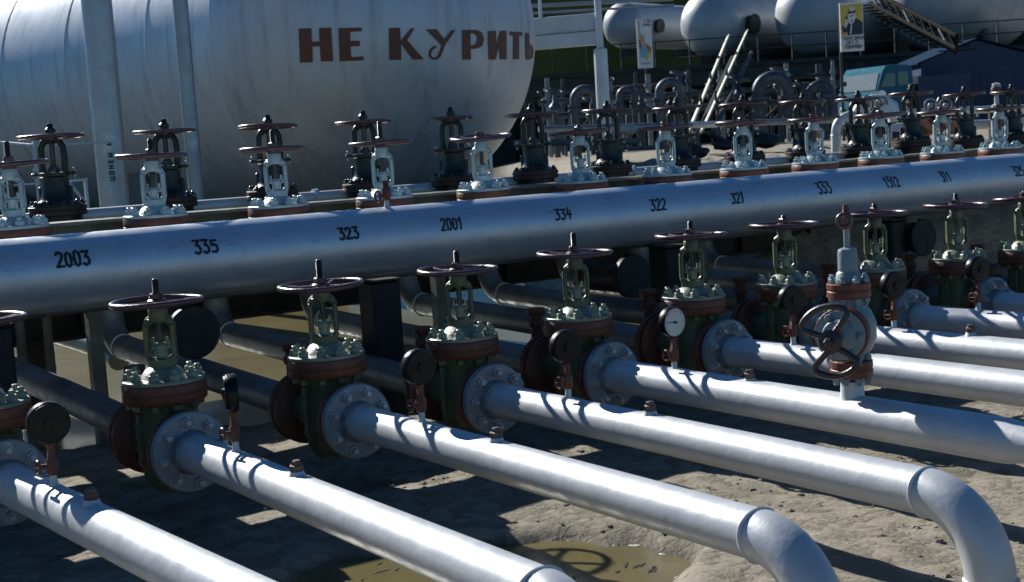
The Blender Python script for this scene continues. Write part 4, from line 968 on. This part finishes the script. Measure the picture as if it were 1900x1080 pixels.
for i in range(34):
    px = rnd.uniform(1000, 1570); d = rnd.uniform(27, 33); r_ = rnd.uniform(.025, .07); p = at(px, 200, d); z0 = -.22; kind_ = i % 3
    b = MB(); top = (248 - .0619 * (px - 1400) - rnd.uniform(130, 175)) ; hz = at(px, rnd.uniform(150, 205) - .06 * (px - 1300), d).z + .22
    hz = max(.35, hz); ln_ = rnd.uniform(.4, 1.3)
    if kind_ == 0: b.tube([(0, 0, 0), (0, 0, hz - .12), tuple(right * .04 + Vector((0, 0, hz - .03))), tuple(right * .14 + Vector((0, 0, hz))), tuple(right * ln_ + Vector((0, 0, hz)))], r_, 10)
    elif kind_ == 1: b.cyl((0, 0, 0), (0, 0, hz), r_, n=10); b.lathe([(r_ * 2, -.05), (r_ * 2.2, 0), (r_ * 2, .05), (r_ * .8, .12), (r_ * .8, .2)], (0, 0, hz * .8), (0, 0, 1), 10); b.ring((0, 0, hz * .8 + .24), (.2, -.4, 1), r_ * 2.6, .015, 18, 6)
    else: b.box(Vector((0, 0, hz / 2)), (.10, .10, hz), MxD); b.tube([(0, 0, hz * .3), tuple(right * ln_ * .8 + Vector((0, 0, hz)))], .03, 6); b.tube([(0, 0, hz), tuple(right * ln_ * .8 + Vector((0, 0, hz)))], .03, 6)
    nm, lb, ct = (('bent_pipe', 'dark bent pipe in the tangle below the terrace', 'pipe'), ('valve_stand', 'dark upright valve stand in the tangle below the terrace', 'valve'), ('pipe_frame', 'dark braced steel frame in the tangle below the terrace', 'frame'))[kind_]
    tag(b.build(nm, M['soot'] if rnd.random() < .55 else M['gloom'], loc=(p.x, p.y, z0)), lb, ct, 'dark ' + ('bent pipes', 'valve stands', 'braced frames')[kind_] + ' in the tangle below the terrace')
# stairs
d0, d1 = 20.5, 29.5
st = thing('stairs', 'steep dark steel stairs with bright cream handrails climbing to the terrace', 'stairs', (at(1310, 250, d0).x, at(1310, 250, d0).y, -.22))
ob2 = Vector((at(1310, 250, d0).x, at(1310, 250, d0).y, -.22))
for (xa, ya, xb, yb) in ((1287, 200, 1351, 67), (1313, 196, 1386, 58)):
    b = MB(); A_, B_ = at(xa - 10, ya + 46, d0 - .3) - ob2, at(xb, yb, d1) - ob2; ln = (B_ - A_).normalized(); nb = (-R0 * .8 + Vector((0, 0, .5)) - fw * .35); nb = (nb - ln * nb.dot(ln)).normalized()
    b.box((A_ + B_) / 2, (.105, .03, (B_ - A_).length), Matrix((nb.cross(ln), nb, ln)).transposed(), bev=.008); b.build('handrail', M['cream'], st)
    b = MB(); b.tube([at(xa + 8, ya + 50, d0) - ob2, at(xb + 8, yb + 40, d1) - ob2], .05, 6); b.build('stringer', M['deck'], st)
    for q in (.15, .4, .65, .9):
        A_ = at(xa, ya, d0 + .2).lerp(at(xb, yb, d1), q); b = MB(); b.cyl(A_ - ob2, A_ - ob2 - Vector((0, 0, .30)), .02, n=8); b.build('baluster', M['deck'], st)
for i in range(14):
    q = i / 13; A_ = at(1295, 248, d0).lerp(at(1359, 107, d1), q) - ob2; B_ = at(1321, 244, d0).lerp(at(1394, 98, d1), q) - ob2
    b = MB(); dd = (B_ - A_); xw = dd.normalized(); b.box((A_ + B_) / 2, (dd.length, .22, .03), Matrix((xw, Vector((0, 0, 1)).cross(xw).normalized(), Vector((0, 0, 1)))).transposed()); b.build('step', M['deck'], st)
# lattice gangway at the upper right
o = at(1700, 60, 26)
gw = thing('lattice_gangway', 'sloping dark steel lattice gangway with glinting bars, above the truck', 'gangway', o)
for dy, dd in ((0, 0), (24, 0), (6, 1.0), (30, 1.0)):
    b = MB(); b.tube([at(1615, -18 + dy, 28 + dd) - o, at(1775, 66 + dy, 25 + dd) - o], .045, 6); b.build('chord', M['matte'], gw)
for i in range(11):
    q = i / 10
    for dd in (0, 1.0):
        A_ = at(1615, -18, 28 + dd).lerp(at(1775, 66, 25 + dd), q); B_ = at(1615, 6, 28 + dd).lerp(at(1775, 90, 25 + dd), min(1, q + .1)); b = MB(); b.tube([A_ - o, B_ - o], .028, 5); b.build('lattice_bar', M['matte'] if i % 4 else M['dull'], gw)
b = MB()
for i in range(16):
    q = i / 15; A_ = at(1615, 6, 28).lerp(at(1775, 90, 25), q); B_ = at(1615, 12, 29).lerp(at(1775, 96, 26), q)
    b.box((A_ + B_) / 2 - o, (.7, .10, .02), MxD)
b.build('tread', M['matte'], gw)

# ------------------------------------------------------------------ posters
def frame4(tl, tr, bl, d):
    a = at(*tl, d); r_ = at(*tr, d); c = at(*bl, d); ux = Vector((r_.x - a.x, r_.y - a.y, 0)); wdt = ux.length; ux.normalize(); h_ = a.z - c.z
    return a, ux, wdt, h_
def poster(name, label, cat, tl, tr, bl, d, polys, texts, board_mat, pole):
    a, ux, wd, h_ = frame4(tl, tr, bl, d); up = Vector((0, 0, 1)); n_ = ux.cross(up); o = Vector((a.x, a.y, a.z - h_))
    t = thing(name, label, cat, o)
    def P(u, v, off): return ux * (u * wd) + up * ((1 - v) * h_) + n_ * off
    b = MB(); b.box(ux * wd / 2 + up * h_ / 2 - n_ * -.0, (wd, .03, h_), Matrix((ux, -n_, up)).transposed()); b.build('board', board_mat, t)
    pic = None
    for i, (mat, pts) in enumerate(polys):
        b = MB(); tr_ = tessellate_polygon([[Vector((*q, 0)) for q in pts]]); off = .018 + .0025 * i
        b.add([P(u, v, off) for u, v in pts], [tuple(q) for q in tr_]); pic = b.build('picture', mat, t, smooth=False)
    if texts:
        b = MB()
        for (s, u, v, hg, adv, wdd) in texts:
            strokes(s, hg, adv, wdd, lambda q, off, u=u, v=v: P(u, v, .05 + off * 3) + ux * q.x + up * q.y, b)
        b.build('lettering', M['pnavy'] if cat == 'poster' else M['ink'], t, smooth=False)
    if pole:
        b = MB(); b.cyl(ux * (wd * pole[0]) + n_ * -.05 + up * h_, Vector((ux.x * wd * pole[0], ux.y * wd * pole[0], pole[1] - o.z)) + n_ * -.05, .022, n=8); b.build('pole', M['deck'], t)
    return t
H1 = at(1180, 36, 28.5).z - at(1185, 127, 28.5).z
poster('poster', 'narrow white poster with a leaping gymnast in blue shorts on the terrace railing', 'poster', (1180, 36), (1208, 33), (1183, 127), 28.5, [
    (M['pskin'], [(.10, .03), (.20, .05), (.24, .16), (.19, .20), (.27, .33), (.36, .31), (.50, .34), (.48, .44), (.52, .50), (.66, .50), (.60, .58), (.40, .60), (.24, .58), (.17, .42), (.12, .20)]),
    (M['porange'], [(.55, .50), (.72, .53), (.92, .60), (.86, .70), (.70, .72), (.60, .60)]),
    (M['pred'], [(.12, .40), (.20, .44), (.26, .56), (.20, .66), (.13, .60)]),
    (M['pblue'], [(.20, .58), (.58, .56), (.66, .70), (.48, .78), (.20, .80), (.16, .68)]),
    (M['pyellow'], [(.46, .76), (.58, .74), (.70, .66), (.82, .70), (.62, .84), (.50, .85)])],
    [('ГТО', .52, .08, .055, .05, .006), ('СИЛА', .44, .15, .045, .04, .006), ('КРАСОТА', .20, .92, .03, .028, .004)], M['paper'], (.5, -.6))
poster('poster', 'yellow and white poster of a capped man in dark jacket, on a thin pole', 'poster', (1557, 6), (1600, 4), (1560, 96), 21.0, [
    (M['pyellow'], [(0.03, .05), (.97, .03), (.97, .66), (.03, .68)]),
    (M['pnavy'], [(.06, .50), (.10, .46), (.22, .52), (.34, .42), (.52, .44), (.68, .32), (.97, .42), (.97, .66), (.30, .67), (.30, .60), (.12, .62)]),
    (M['paper'], [(.34, .22), (.62, .19), (.68, .30), (.60, .40), (.48, .45), (.38, .42), (.34, .34)]),
    (M['pnavy'], [(.32, .20), (.40, .17), (.52, .19), (.66, .16), (.68, .20), (.56, .23), (.50, .22), (.36, .24)]),
    (M['paper'], [(.40, .16), (.46, .09), (.60, .09), (.68, .15), (.52, .18)]),
    (M['paper'], [(.16, .50), (.22, .34), (.30, .32), (.33, .42), (.24, .52)]),
    (M['pnavy'], [(.42, .28), (.58, .26), (.58, .28), (.43, .30)]),
    (M['pnavy'], [(.46, .37), (.54, .36), (.55, .39), (.47, .40)]),
    (M['pnavy'], [(.23, .29), (.30, .27), (.33, .33), (.26, .35)]),
    (M['paper'], [(.44, .46), (.50, .46), (.44, .66), (.40, .66)])],
    [('ТОМНО ДУМЕЙ'.replace('Й', 'И'), .08, .77, .050, .0285, .0045), ('НЕТ С', .25, .855, .050, .036, .0045), ('ТОВАРИЩИ', .14, .945, .050, .033, .0045)], M['paper'], (.03, -.22))

# ------------------------------------------------------------------ truck, shed, man
D = 28.0
a = at(1625, 190, D); o = Vector((a.x, a.y, -.23))
tr = thing('truck', 'light blue lorry cab with slanted windscreen facing left, beside the navy shed', 'truck', o)
dirx = (R0 * .91 + fw * .41).normalized(); diry = Vector((0, 0, 1)).cross(dirx)      # along the cab (front at x=0) and across, away from us
def TP(px, py): # picture to cab side coordinates
    s = D / FPX; return ((px - 1625) * s / .91, at(1640, py, D).z + .23)
def side(pts): return [TP(*q) for q in pts]
cabprof = side([(1626, 226), (1626, 176), (1628, 170), (1641, 132), (1645, 126), (1648, 122), (1670, 120), (1695, 122), (1704, 127), (1706, 150), (1706, 226)])
wid = 1.25
b = MB(); b.prism(cabprof, diry * 0, dirx, Vector((0, 0, 1)), -wid); b.build('cab', M['truck'], tr, ang=25)
def panel(name, pts, mat, off=-.006):
    b = MB(); b.prism(side(pts), -diry * off * -1, dirx, Vector((0, 0, 1)), .012 if off < 0 else -.012); return b.build(name, mat, tr, smooth=False)
ux, uz = dirx, Vector((0, 0, 1))
def sidepanel(name, pts, mat, y0, th=.012):
    pts = side(pts); v = [dirx * p_[0] + uz * p_[1] + diry * y0 for p_ in pts]; v2 = [q - diry * th for q in v]; n = len(v)
    b = MB(); b.add(v + v2, [tuple(range(n)), tuple(range(n, 2 * n))] + [(i, (i + 1) % n, n + (i + 1) % n, n + i) for i in range(n)]); return b.build(name, mat, tr, smooth=False)
sidepanel('door', [(1630, 205), (1630, 166), (1645, 134), (1669, 133), (1669, 205)], M['truck'], -.002, .014)
sidepanel('window', [(1636, 161), (1647, 137), (1666, 136), (1666, 161)], M['glass'], -.017, .006)
sidepanel('window', [(1673, 159), (1673, 134), (1694, 134), (1696, 159)], M['glass'], -.002, .010)
# windscreen across the slanted front, headlamps, bumper, wheels
p0, p1 = Vector(TP(1629.5, 166)), Vector(TP(1640, 135)); nrm = Vector((-(p1.y - p0.y), p1.x - p0.x)).normalized()
b = MB(); q = [dirx * (p_.x + nrm.x * .01) + uz * (p_.y + nrm.y * .01) for p_ in (p0, p1)]
b.add([q[0] + diry * .05, q[0] + diry * (wid - .05), q[1] + diry * (wid - .08), q[1] + diry * .08], [(0, 1, 2, 3)])
q = [v + (-dirx * .006) for v in b.v]; b.add(q, [(3, 2, 1, 0)]); b.build('windscreen', M['screen'], tr, smooth=False)
for y_ in (.16, wid - .16):
    hz = TP(1625, 200)[1]; b = MB(); b.lathe([(.07, 0), (.08, .02), (.06, .04)], diry * y_ + uz * hz + dirx * TP(1626, 200)[0], -dirx, 20); b.build('headlight', M['dial'], tr)
b = MB(); b.box(dirx * (TP(1626, 200)[0] - .03) + diry * wid / 2 + uz * .42, (.08, wid * 1.02, .14), Matrix((dirx, diry, uz)).transposed()); b.build('bumper', M['trucktrim'], tr)
for x_ in (.35, 1.75):
    for y_ in (.06, wid - .06):
        b = MB(); b.lathe([(.14, -.09), (.29, -.09), (.31, -.05), (.31, .05), (.29, .09), (.14, .09)], dirx * x_ + diry * y_ + uz * .31, diry, 28); wl = b.build('wheel', M['rubber'], tr)
        b = MB(); b.lathe([(.145, -.07), (.12, -.04), (.05, -.06)], dirx * x_ + diry * y_ + uz * .31, diry, 20); b.build('rim', M['trucktrim'], wl)
b = MB(); b.box(dirx * 1.2 + diry * wid / 2 + uz * .38, (2.4, .5, .14), Matrix((dirx, diry, uz)).transposed()); b.build('chassis', M['trucktrim'], tr)
b = MB(); b.box(dirx * 1.78 + diry * wid / 2 + uz * .85, (1.4, wid * 1.05, .7), Matrix((dirx, diry, uz)).transposed()); b.build('cargo_box', M['shed'], tr)

o = at(1810, 200, 30); o = Vector((o.x, o.y, -.23))
sh = thing('shed', 'navy blue gabled sheet metal shed at the right edge', 'shed', o)
s = 30 / FPX
def SP(px, py): return ((px - 1810) * s, at(1810, py, 30).z + .23)
gab = [SP(1711, 330), SP(1711, 112), SP(1745, 98), SP(1815, 76), SP(1930, 112), SP(1930, 330)]; gab = [(x_, max(z_, 0)) for x_, z_ in gab]
b = MB(); b.prism(gab, (0, 0, 0), R0, uz, -2.6); b.build('wall', M['shed'], sh, smooth=False)
b = MB(); A0, A1 = SP(1815, 74.5), SP(1945, 115); 
v = [R0 * A0[0] + uz * (A0[1] + .012), R0 * A1[0] + uz * (A1[1] + .012)]; v = [q - fw * .08 for q in v] + [q + fw * 2.7 for q in v[::-1]]; v2 = [q + uz * .03 for q in v]
b.add(v + v2, [(0, 1, 2, 3), (7, 6, 5, 4), (0, 4, 5, 1), (1, 5, 6, 2), (2, 6, 7, 3), (3, 7, 4, 0)])
A1 = SP(1703, 114.5); v = [R0 * A0[0] + uz * (A0[1] + .012), R0 * A1[0] + uz * (A1[1] + .012)]; v = [q - fw * .08 for q in v] + [q + fw * 2.7 for q in v[::-1]]; v2 = [q + uz * .03 for q in v]
b.add([q - R0 * .002 for q in v + v2], [(3, 2, 1, 0), (4, 5, 6, 7), (1, 5, 4, 0), (2, 6, 5, 1), (3, 7, 6, 2), (0, 4, 7, 3)]); b.build('roof', M['shedroof'], sh, smooth=False)
# man: one continuous skinned figure
D = 26.5; hp = at(1691, 166, D); ft = -.22; head_c = hp.z
s_ = (head_c + .095 - ft) / 1.76
mo = thing('person', 'man in dark jacket and dark cap standing before the navy shed', 'person', (hp.x, hp.y, ft), yaw + .9)
def skin_body(name, verts, edges, rad, root, mat, parent):
    me = bpy.data.meshes.new(name); me.from_pydata([Vector(v_) * s_ * U for v_ in verts], edges, []); o_ = bpy.data.objects.new(name, me); col.objects.link(o_); o_.parent = parent
    md = o_.modifiers.new('skin', 'SKIN'); md.use_smooth_shade = True
    for i, r_ in enumerate(rad): me.skin_vertices[0].data[i].radius = (r_ * s_ * U,) * 2
    me.skin_vertices[0].data[root].use_root = True
    sb = o_.modifiers.new('sub', 'SUBSURF'); sb.levels = sb.render_levels = 1
    me.materials.append(mat); return o_
V = [(0, 0, .95), (0, 0, 1.12), (0, .01, 1.32), (0, .01, 1.45), (0, .0, 1.53), (0, -.02, 1.62), (0, -.02, 1.70),
     (.10, 0, .88), (.11, -.02, .50), (.11, .02, .08), (.11, -.12, .04), (-.10, 0, .88), (-.12, .02, .50), (-.12, .04, .08), (-.12, -.10, .04),
     (.19, .01, 1.42), (.25, .03, 1.16), (.24, -.08, .93), (.24, -.12, .85), (-.19, .01, 1.42), (-.25, .03, 1.16), (-.24, -.08, .93), (-.24, -.12, .85)]
E_ = [(0, 1), (1, 2), (2, 3), (3, 4), (4, 5), (5, 6), (0, 7), (7, 8), (8, 9), (9, 10), (0, 11), (11, 12), (12, 13), (13, 14), (3, 15), (15, 16), (16, 17), (17, 18), (3, 19), (19, 20), (20, 21), (21, 22)]
RD = [.16, .15, .18, .12, .055, .095, .075, .095, .065, .045, .04, .095, .065, .045, .04, .075, .05, .038, .03, .075, .05, .038, .03]
skin_body('body', V, E_, RD, 0, M['skin'], mo)
JV = [v_ for v_ in V[:4]] + [V[15], V[16], (.24, -.07, .95), V[19], V[20], (-.24, -.07, .95), (0, 0, .80), (0, .005, 1.49)]
JE = [(0, 1), (1, 2), (2, 3), (3, 4), (4, 5), (5, 6), (3, 7), (7, 8), (8, 9), (0, 10), (3, 11)]
skin_body('jacket', JV, JE, [.18, .17, .20, .14, .088, .064, .052, .088, .064, .052, .19, .07], 0, M['cloth'], mo)
skin_body('trousers', [V[0], V[7], V[8], V[9], V[11], V[12], V[13]], [(0, 1), (1, 2), (2, 3), (0, 4), (4, 5), (5, 6)], [.17, .108, .082, .07, .108, .082, .07], 0, M['cloth'], mo)
b = MB(); b.lathe([(.118, 1.665), (.128, 1.70), (.135, 1.74), (.10, 1.775), (.03, 1.785)], (0, -.015 , 0), (0, 0, 1), 24); b.prism([(-.09, -.10), (0, -.22), (.09, -.10), (.06, -.05), (-.06, -.05)], (0, 0, 1.672), (1, 0, 0), (0, 1, 0), .015)
b.v = [q * s_ for q in b.v]; b.build('cap', M['cloth'], mo)
b = MB(); b.lathe([(.016, 0), (.010, .03)], (0, -.105, 1.615), (0, -1, -.3), 8); b.box((0, -.112, 1.572), (.045, .012, .010))
for sx in (-1, 1): b.lathe([(.011, 0), (.008, .006)], (sx * .034, -.106, 1.645), (0, -1, 0), 8); b.lathe([(.022, 0), (.02, .012)], (sx * .092, -.015, 1.625), (sx, 0, 0), 10)
b.v = [q * s_ for q in b.v]; b.build('face', M['skin'], mo)

# ------------------------------------------------------------------ white pipework at the right
D = 8.6
t = thing('bent_pipe', 'white pipe rising from the bank and bending right, below the truck', 'pipe', at(1549, 300, D) - Vector((0, 0, .25)))
o = at(1549, 300, D) - Vector((0, 0, .25))
A_ = at(1551, 245, D); B_ = at(1575, 217, D)
path = [(0, 0, 0), A_ - o] + [(A_ + (B_ - A_) * 0 + R0 * (.095 - .095 * math.cos(q)) + uz * .095 * math.sin(q)) - o for q in [math.pi / 2 * i / 8 for i in range(1, 9)]] + [(A_ + R0 * .16 + uz * .095) - o]
b = MB(); b.tube(path, .030, 20); b.build('pipe_run', M['white'], t)
b = MB(); b.ring(A_ - o - uz * .02, (0, 0, 1), .031, .004, 24, 6); b.build('weld', M['white'], t)
def hpipe(name, label, pts, d, wpx, mat, flanges, fr=1.7):
    o = at(*pts[0], d); t = thing(name, label, 'pipe', o, 0, 'white pipes on the bank at the right'); r = wpx * d / FPX / 2
    P_ = [at(*q, d + .35 * i) - o for i, q in enumerate(pts)]
    b = MB(); b.tube(P_, r, 20); b.build('pipe_run', mat, t)
    for f in flanges:
        L0 = P_[0].lerp(P_[-1], f); dr = (P_[-1] - P_[0]).normalized()
        b = MB(); b.lathe([(r * fr, -.03), (r * fr * 1.04, -.025), (r * fr * 1.04, -.008), (r * fr, -.003)], L0, dr, 28); b.lathe([(r * fr, .003), (r * fr * 1.04, .008), (r * fr * 1.04, .025), (r * fr, .03)], L0, dr, 28); b.build('flange', M['red'], t)
    b = MB()
    for q in P_[::2]: b.box(q - uz * .25, (.05, .05, .45), MxD)
    b.build('leg', M['soot'], t)
    return t
hpipe('white_pipe', 'white flanged pipe on the bank, lower of the two in front of the shed', [(1660, 238), (1720, 235), (1800, 232), (1960, 226)], 9.6, 19, M['white'], (.18, .33, .62))
hpipe('white_pipe', 'bluish white pipe on the bank, upper of the two in front of the shed', [(1690, 210), (1760, 206), (1840, 203), (1960, 198)], 11.5, 14, M['silver'], ())
# pale elbow with two dark wheels below the truck
D = 11; o = at(1595, 235, D)
t = thing('pump_elbow', 'pale bulky pipe elbow with thin dark wheels in front of the truck', 'pipe fitting', o)
pts = [(1592, 232), (1592, 208), (1600, 192), (1618, 187), (1640, 188), (1655, 197), (1660, 225)]
b = MB(); b.tube([at(*q, D) - o for q in pts], .052, 18); b.build('bend', M['white'], t)
for (px, py) in ((1610, 192), (1637, 194)):
    b = MB(); c_ = at(px, py, D - .12) - o; b.ring(c_, (-Fv.x + .5, -Fv.y, 0), .058, .006, 28, 6)
    for q in range(2): 
        x_, y_, _a = basis((-Fv.x + .5, -Fv.y, 0)); dv = (x_ * math.cos(q * 1.57 + .5) + y_ * math.sin(q * 1.57 + .5)) * .056; b.tube([c_ - dv, c_ + dv], .005, 6)
    b.tube([c_, c_ + Vector((Fv.x, Fv.y, 0)) * .1], .008, 6); b.build('wheel', M['steel'], t)
b = MB(); b.lathe([(.055, 0), (.058, .006), (.058, .02), (.055, .026)], at(1643, 208, D - .1) - o, -Fv, 24); b.build('cover', M['white'], t)
b = MB(); b.box(at(1625, 240, D) - o - uz * .2, (.3, .12, .4), MxD); b.build('leg', M['soot'], t)
t = thing('pressure_gauge', 'small round white gauge in front of the truck door', 'gauge', at(1636, 200, 11.2)); o = at(1636, 200, 11.2)
b = MB(); c_ = at(1636, 176, 11.2) - o; n_ = -Fv; b.cyl((0, 0, 0), c_ - uz * .04, .008, n=8); b.lathe([(.038, -.012), (.042, -.008), (.042, .01), (.037, .012), (.036, .008)], c_, n_, 24); b.build('case', M['steel'], t)
b = MB(); b.lathe([(.036, 0), (.036, .001)], c_ + n_ * .009, n_, 24); b.build('dial', M['dial'], t)
for (px, py, lab) in ((1725, 200, 'small twin-wheel pump fitting on the upper white pipe'),):
    o = at(1742, 203, 11.3); t = thing('small_valve', lab, 'valve', o)
    b = MB(); b.cyl(at(1722, 200, 11.3) - o, at(1768, 199, 11.3) - o, .028, n=14); b.lathe([(.03, -.03), (.04, 0), (.03, .04), (.012, .07)], at(1744, 196, 11.3) - o, (0, 0, 1), 14); b.build('body', M['steel'], t)
    for qx in (1727, 1755):
        b = MB(); b.ring(at(qx, 195, 11.15) - o, -Fv, .05, .008, 26, 8); b.lathe([(.02, -.02), (.02, .02)], at(qx, 195, 11.15) - o, -Fv, 12); b.build('handwheel', M['dull'], t)
o = at(1850, 215, 9.2); t = thing('relief_valve', 'slender pale relief valve with red banded crown, near the right edge', 'valve', o)
b = MB(); b.lathe([(.022, -.2), (.022, .02), (.036, .03), (.036, .07), (.016, .08), (.014, .15)], (0, 0, 0), (0, 0, 1), 16); b.build('body', M['white'], t)
b = MB(); b.lathe([(.032, .15), (.036, .155), (.036, .185), (.032, .19)], (0, 0, 0), (0, 0, 1), 16); b.build('collar', M['red'], t)
b = MB(); b.lathe([(.018, .19), (.024, .2), (.02, .215), (.008, .22)], (0, 0, 0), (0, 0, 1), 12)
for q in range(4): b.hexnut((.027 * math.cos(q * 1.57), .027 * math.sin(q * 1.57), .19), (0, 0, 1), .008, .012, .005, .012)
b.build('crown', M['white'], t)

# ------------------------------------------------------------------ low pipes and rubble behind the rear row
def lowpipe(label, p0, p1, d0_, d1_, wpx, mat):
    o = at(*p0, d0_); b = MB(); r = wpx * d0_ / FPX / 2; b.cyl((0, 0, 0), at(*p1, d1_) - o, r, n=18)
    tag(b.build('yard_pipe', mat, loc=o), label, 'pipe', 'low yard pipes behind the rear valves')
lowpipe('grey green yard pipe lying behind the rear valves under the stepped post', (955, 266), (1185, 262), 10.4, 10.8, 13, M['beam'])
lowpipe('grey green yard pipe lying across the stair foot', (1165, 276), (1300, 270), 9.9, 10.1, 9, M['beam'])
lowpipe('long dull pipe on the yard below the goose necks', (1000, 240), (1580, 222), 14, 15, 12, M['dull'])
lowpipe('pale stub of pipe beside the stair foot', (1275, 233), (1330, 231), 11.0, 11.1, 11, M['white'])
lowpipe('upper pale overhead pipe in the gap between the big tank and the terrace tanks', (900, 16), (1250, -2), 36, 36.5, 7, M['bgtank'])
lowpipe('lower pale overhead pipe in the gap between the big tank and the terrace tanks', (900, 30), (1250, 10), 36, 36.5, 5, M['bgtank'])
b = MB(); o = at(1165, 262, 9.8)
def blob(b, c, sx, sy, sz, seed, n=14):
    vs = []; fs = []
    for j in range(n // 2 + 1):
        ph = math.pi * j / (n // 2)
        for i in range(n):
            th = 2 * math.pi * i / n; v_ = Vector((math.sin(ph) * math.cos(th), math.sin(ph) * math.sin(th), math.cos(ph)))
            k_ = 1 + .35 * noise.noise(v_ * 1.7 + Vector((seed, seed * 2, 0))); vs.append(Vector(c) + Vector((v_.x * sx, v_.y * sy, v_.z * sz)) * k_)
    for j in range(n // 2):
        for i in range(n): fs.append((j * n + i, j * n + (i + 1) % n, (j + 1) * n + (i + 1) % n, (j + 1) * n + i))
    b.add(vs, fs)
blob(b, at(1165, 240, 9.8) - o, .085, .06, .04, 3.1)
tag(b.build('tarpaulin', M['tarp'], loc=at(1165, 262, 9.8) - Vector((0, 0, -.0))), 'pale crumpled tarpaulin bundle behind the rear valves', 'tarpaulin')
for i, (px, py, d, sz, lab) in enumerate(((1290, 283, 9.4, .10, 'dark lump of scrap at the stair foot'), (1345, 270, 9.6, .08, 'grey lump of scrap right of the stair foot'), (1420, 262, 9.8, .12, 'large grey lump of scrap under the tall valves right of the stairs'))):
    b = MB(); blob(b, (0, 0, 0), sz * 1.3, sz * .6, sz * .4, 5 + i); b.cyl((sz * .4, 0, .02), (-sz * 1.2, .05, .09), sz * .22, n=12)
    tag(b.build('scrap_lump', M['soot'], loc=at(px, py, d)), lab, 'scrap')

# ------------------------------------------------------------------ hill, masts
b = MB(); n = 90
for j in range(14):
    for i in range(n):
        a = R_(-20) + R_(120) * i / (n - 1); rr = 70 + j * 6
        h_ = -1 + (1 - math.cos(math.pi * min(1, j / 9))) * .5 * (13.0 + 1.6 * math.sin(i * .33) + 1.2 * noise.noise(Vector((i * .22, j * .4, 1)))) + .5 * noise.noise(Vector((i * .9, j * .9, 5)))
        b.v.append(Vector((rr * math.sin(a), rr * math.cos(a), h_)))
for j in range(13):
    for i in range(n - 1): b.f.append((j * n + i, j * n + i + 1, (j + 1) * n + i + 1, (j + 1) * n + i))
tag(b.build('hills', M['hill'], ang=180), 'dark green scrubby hill closing the background', 'hill', kind='structure')
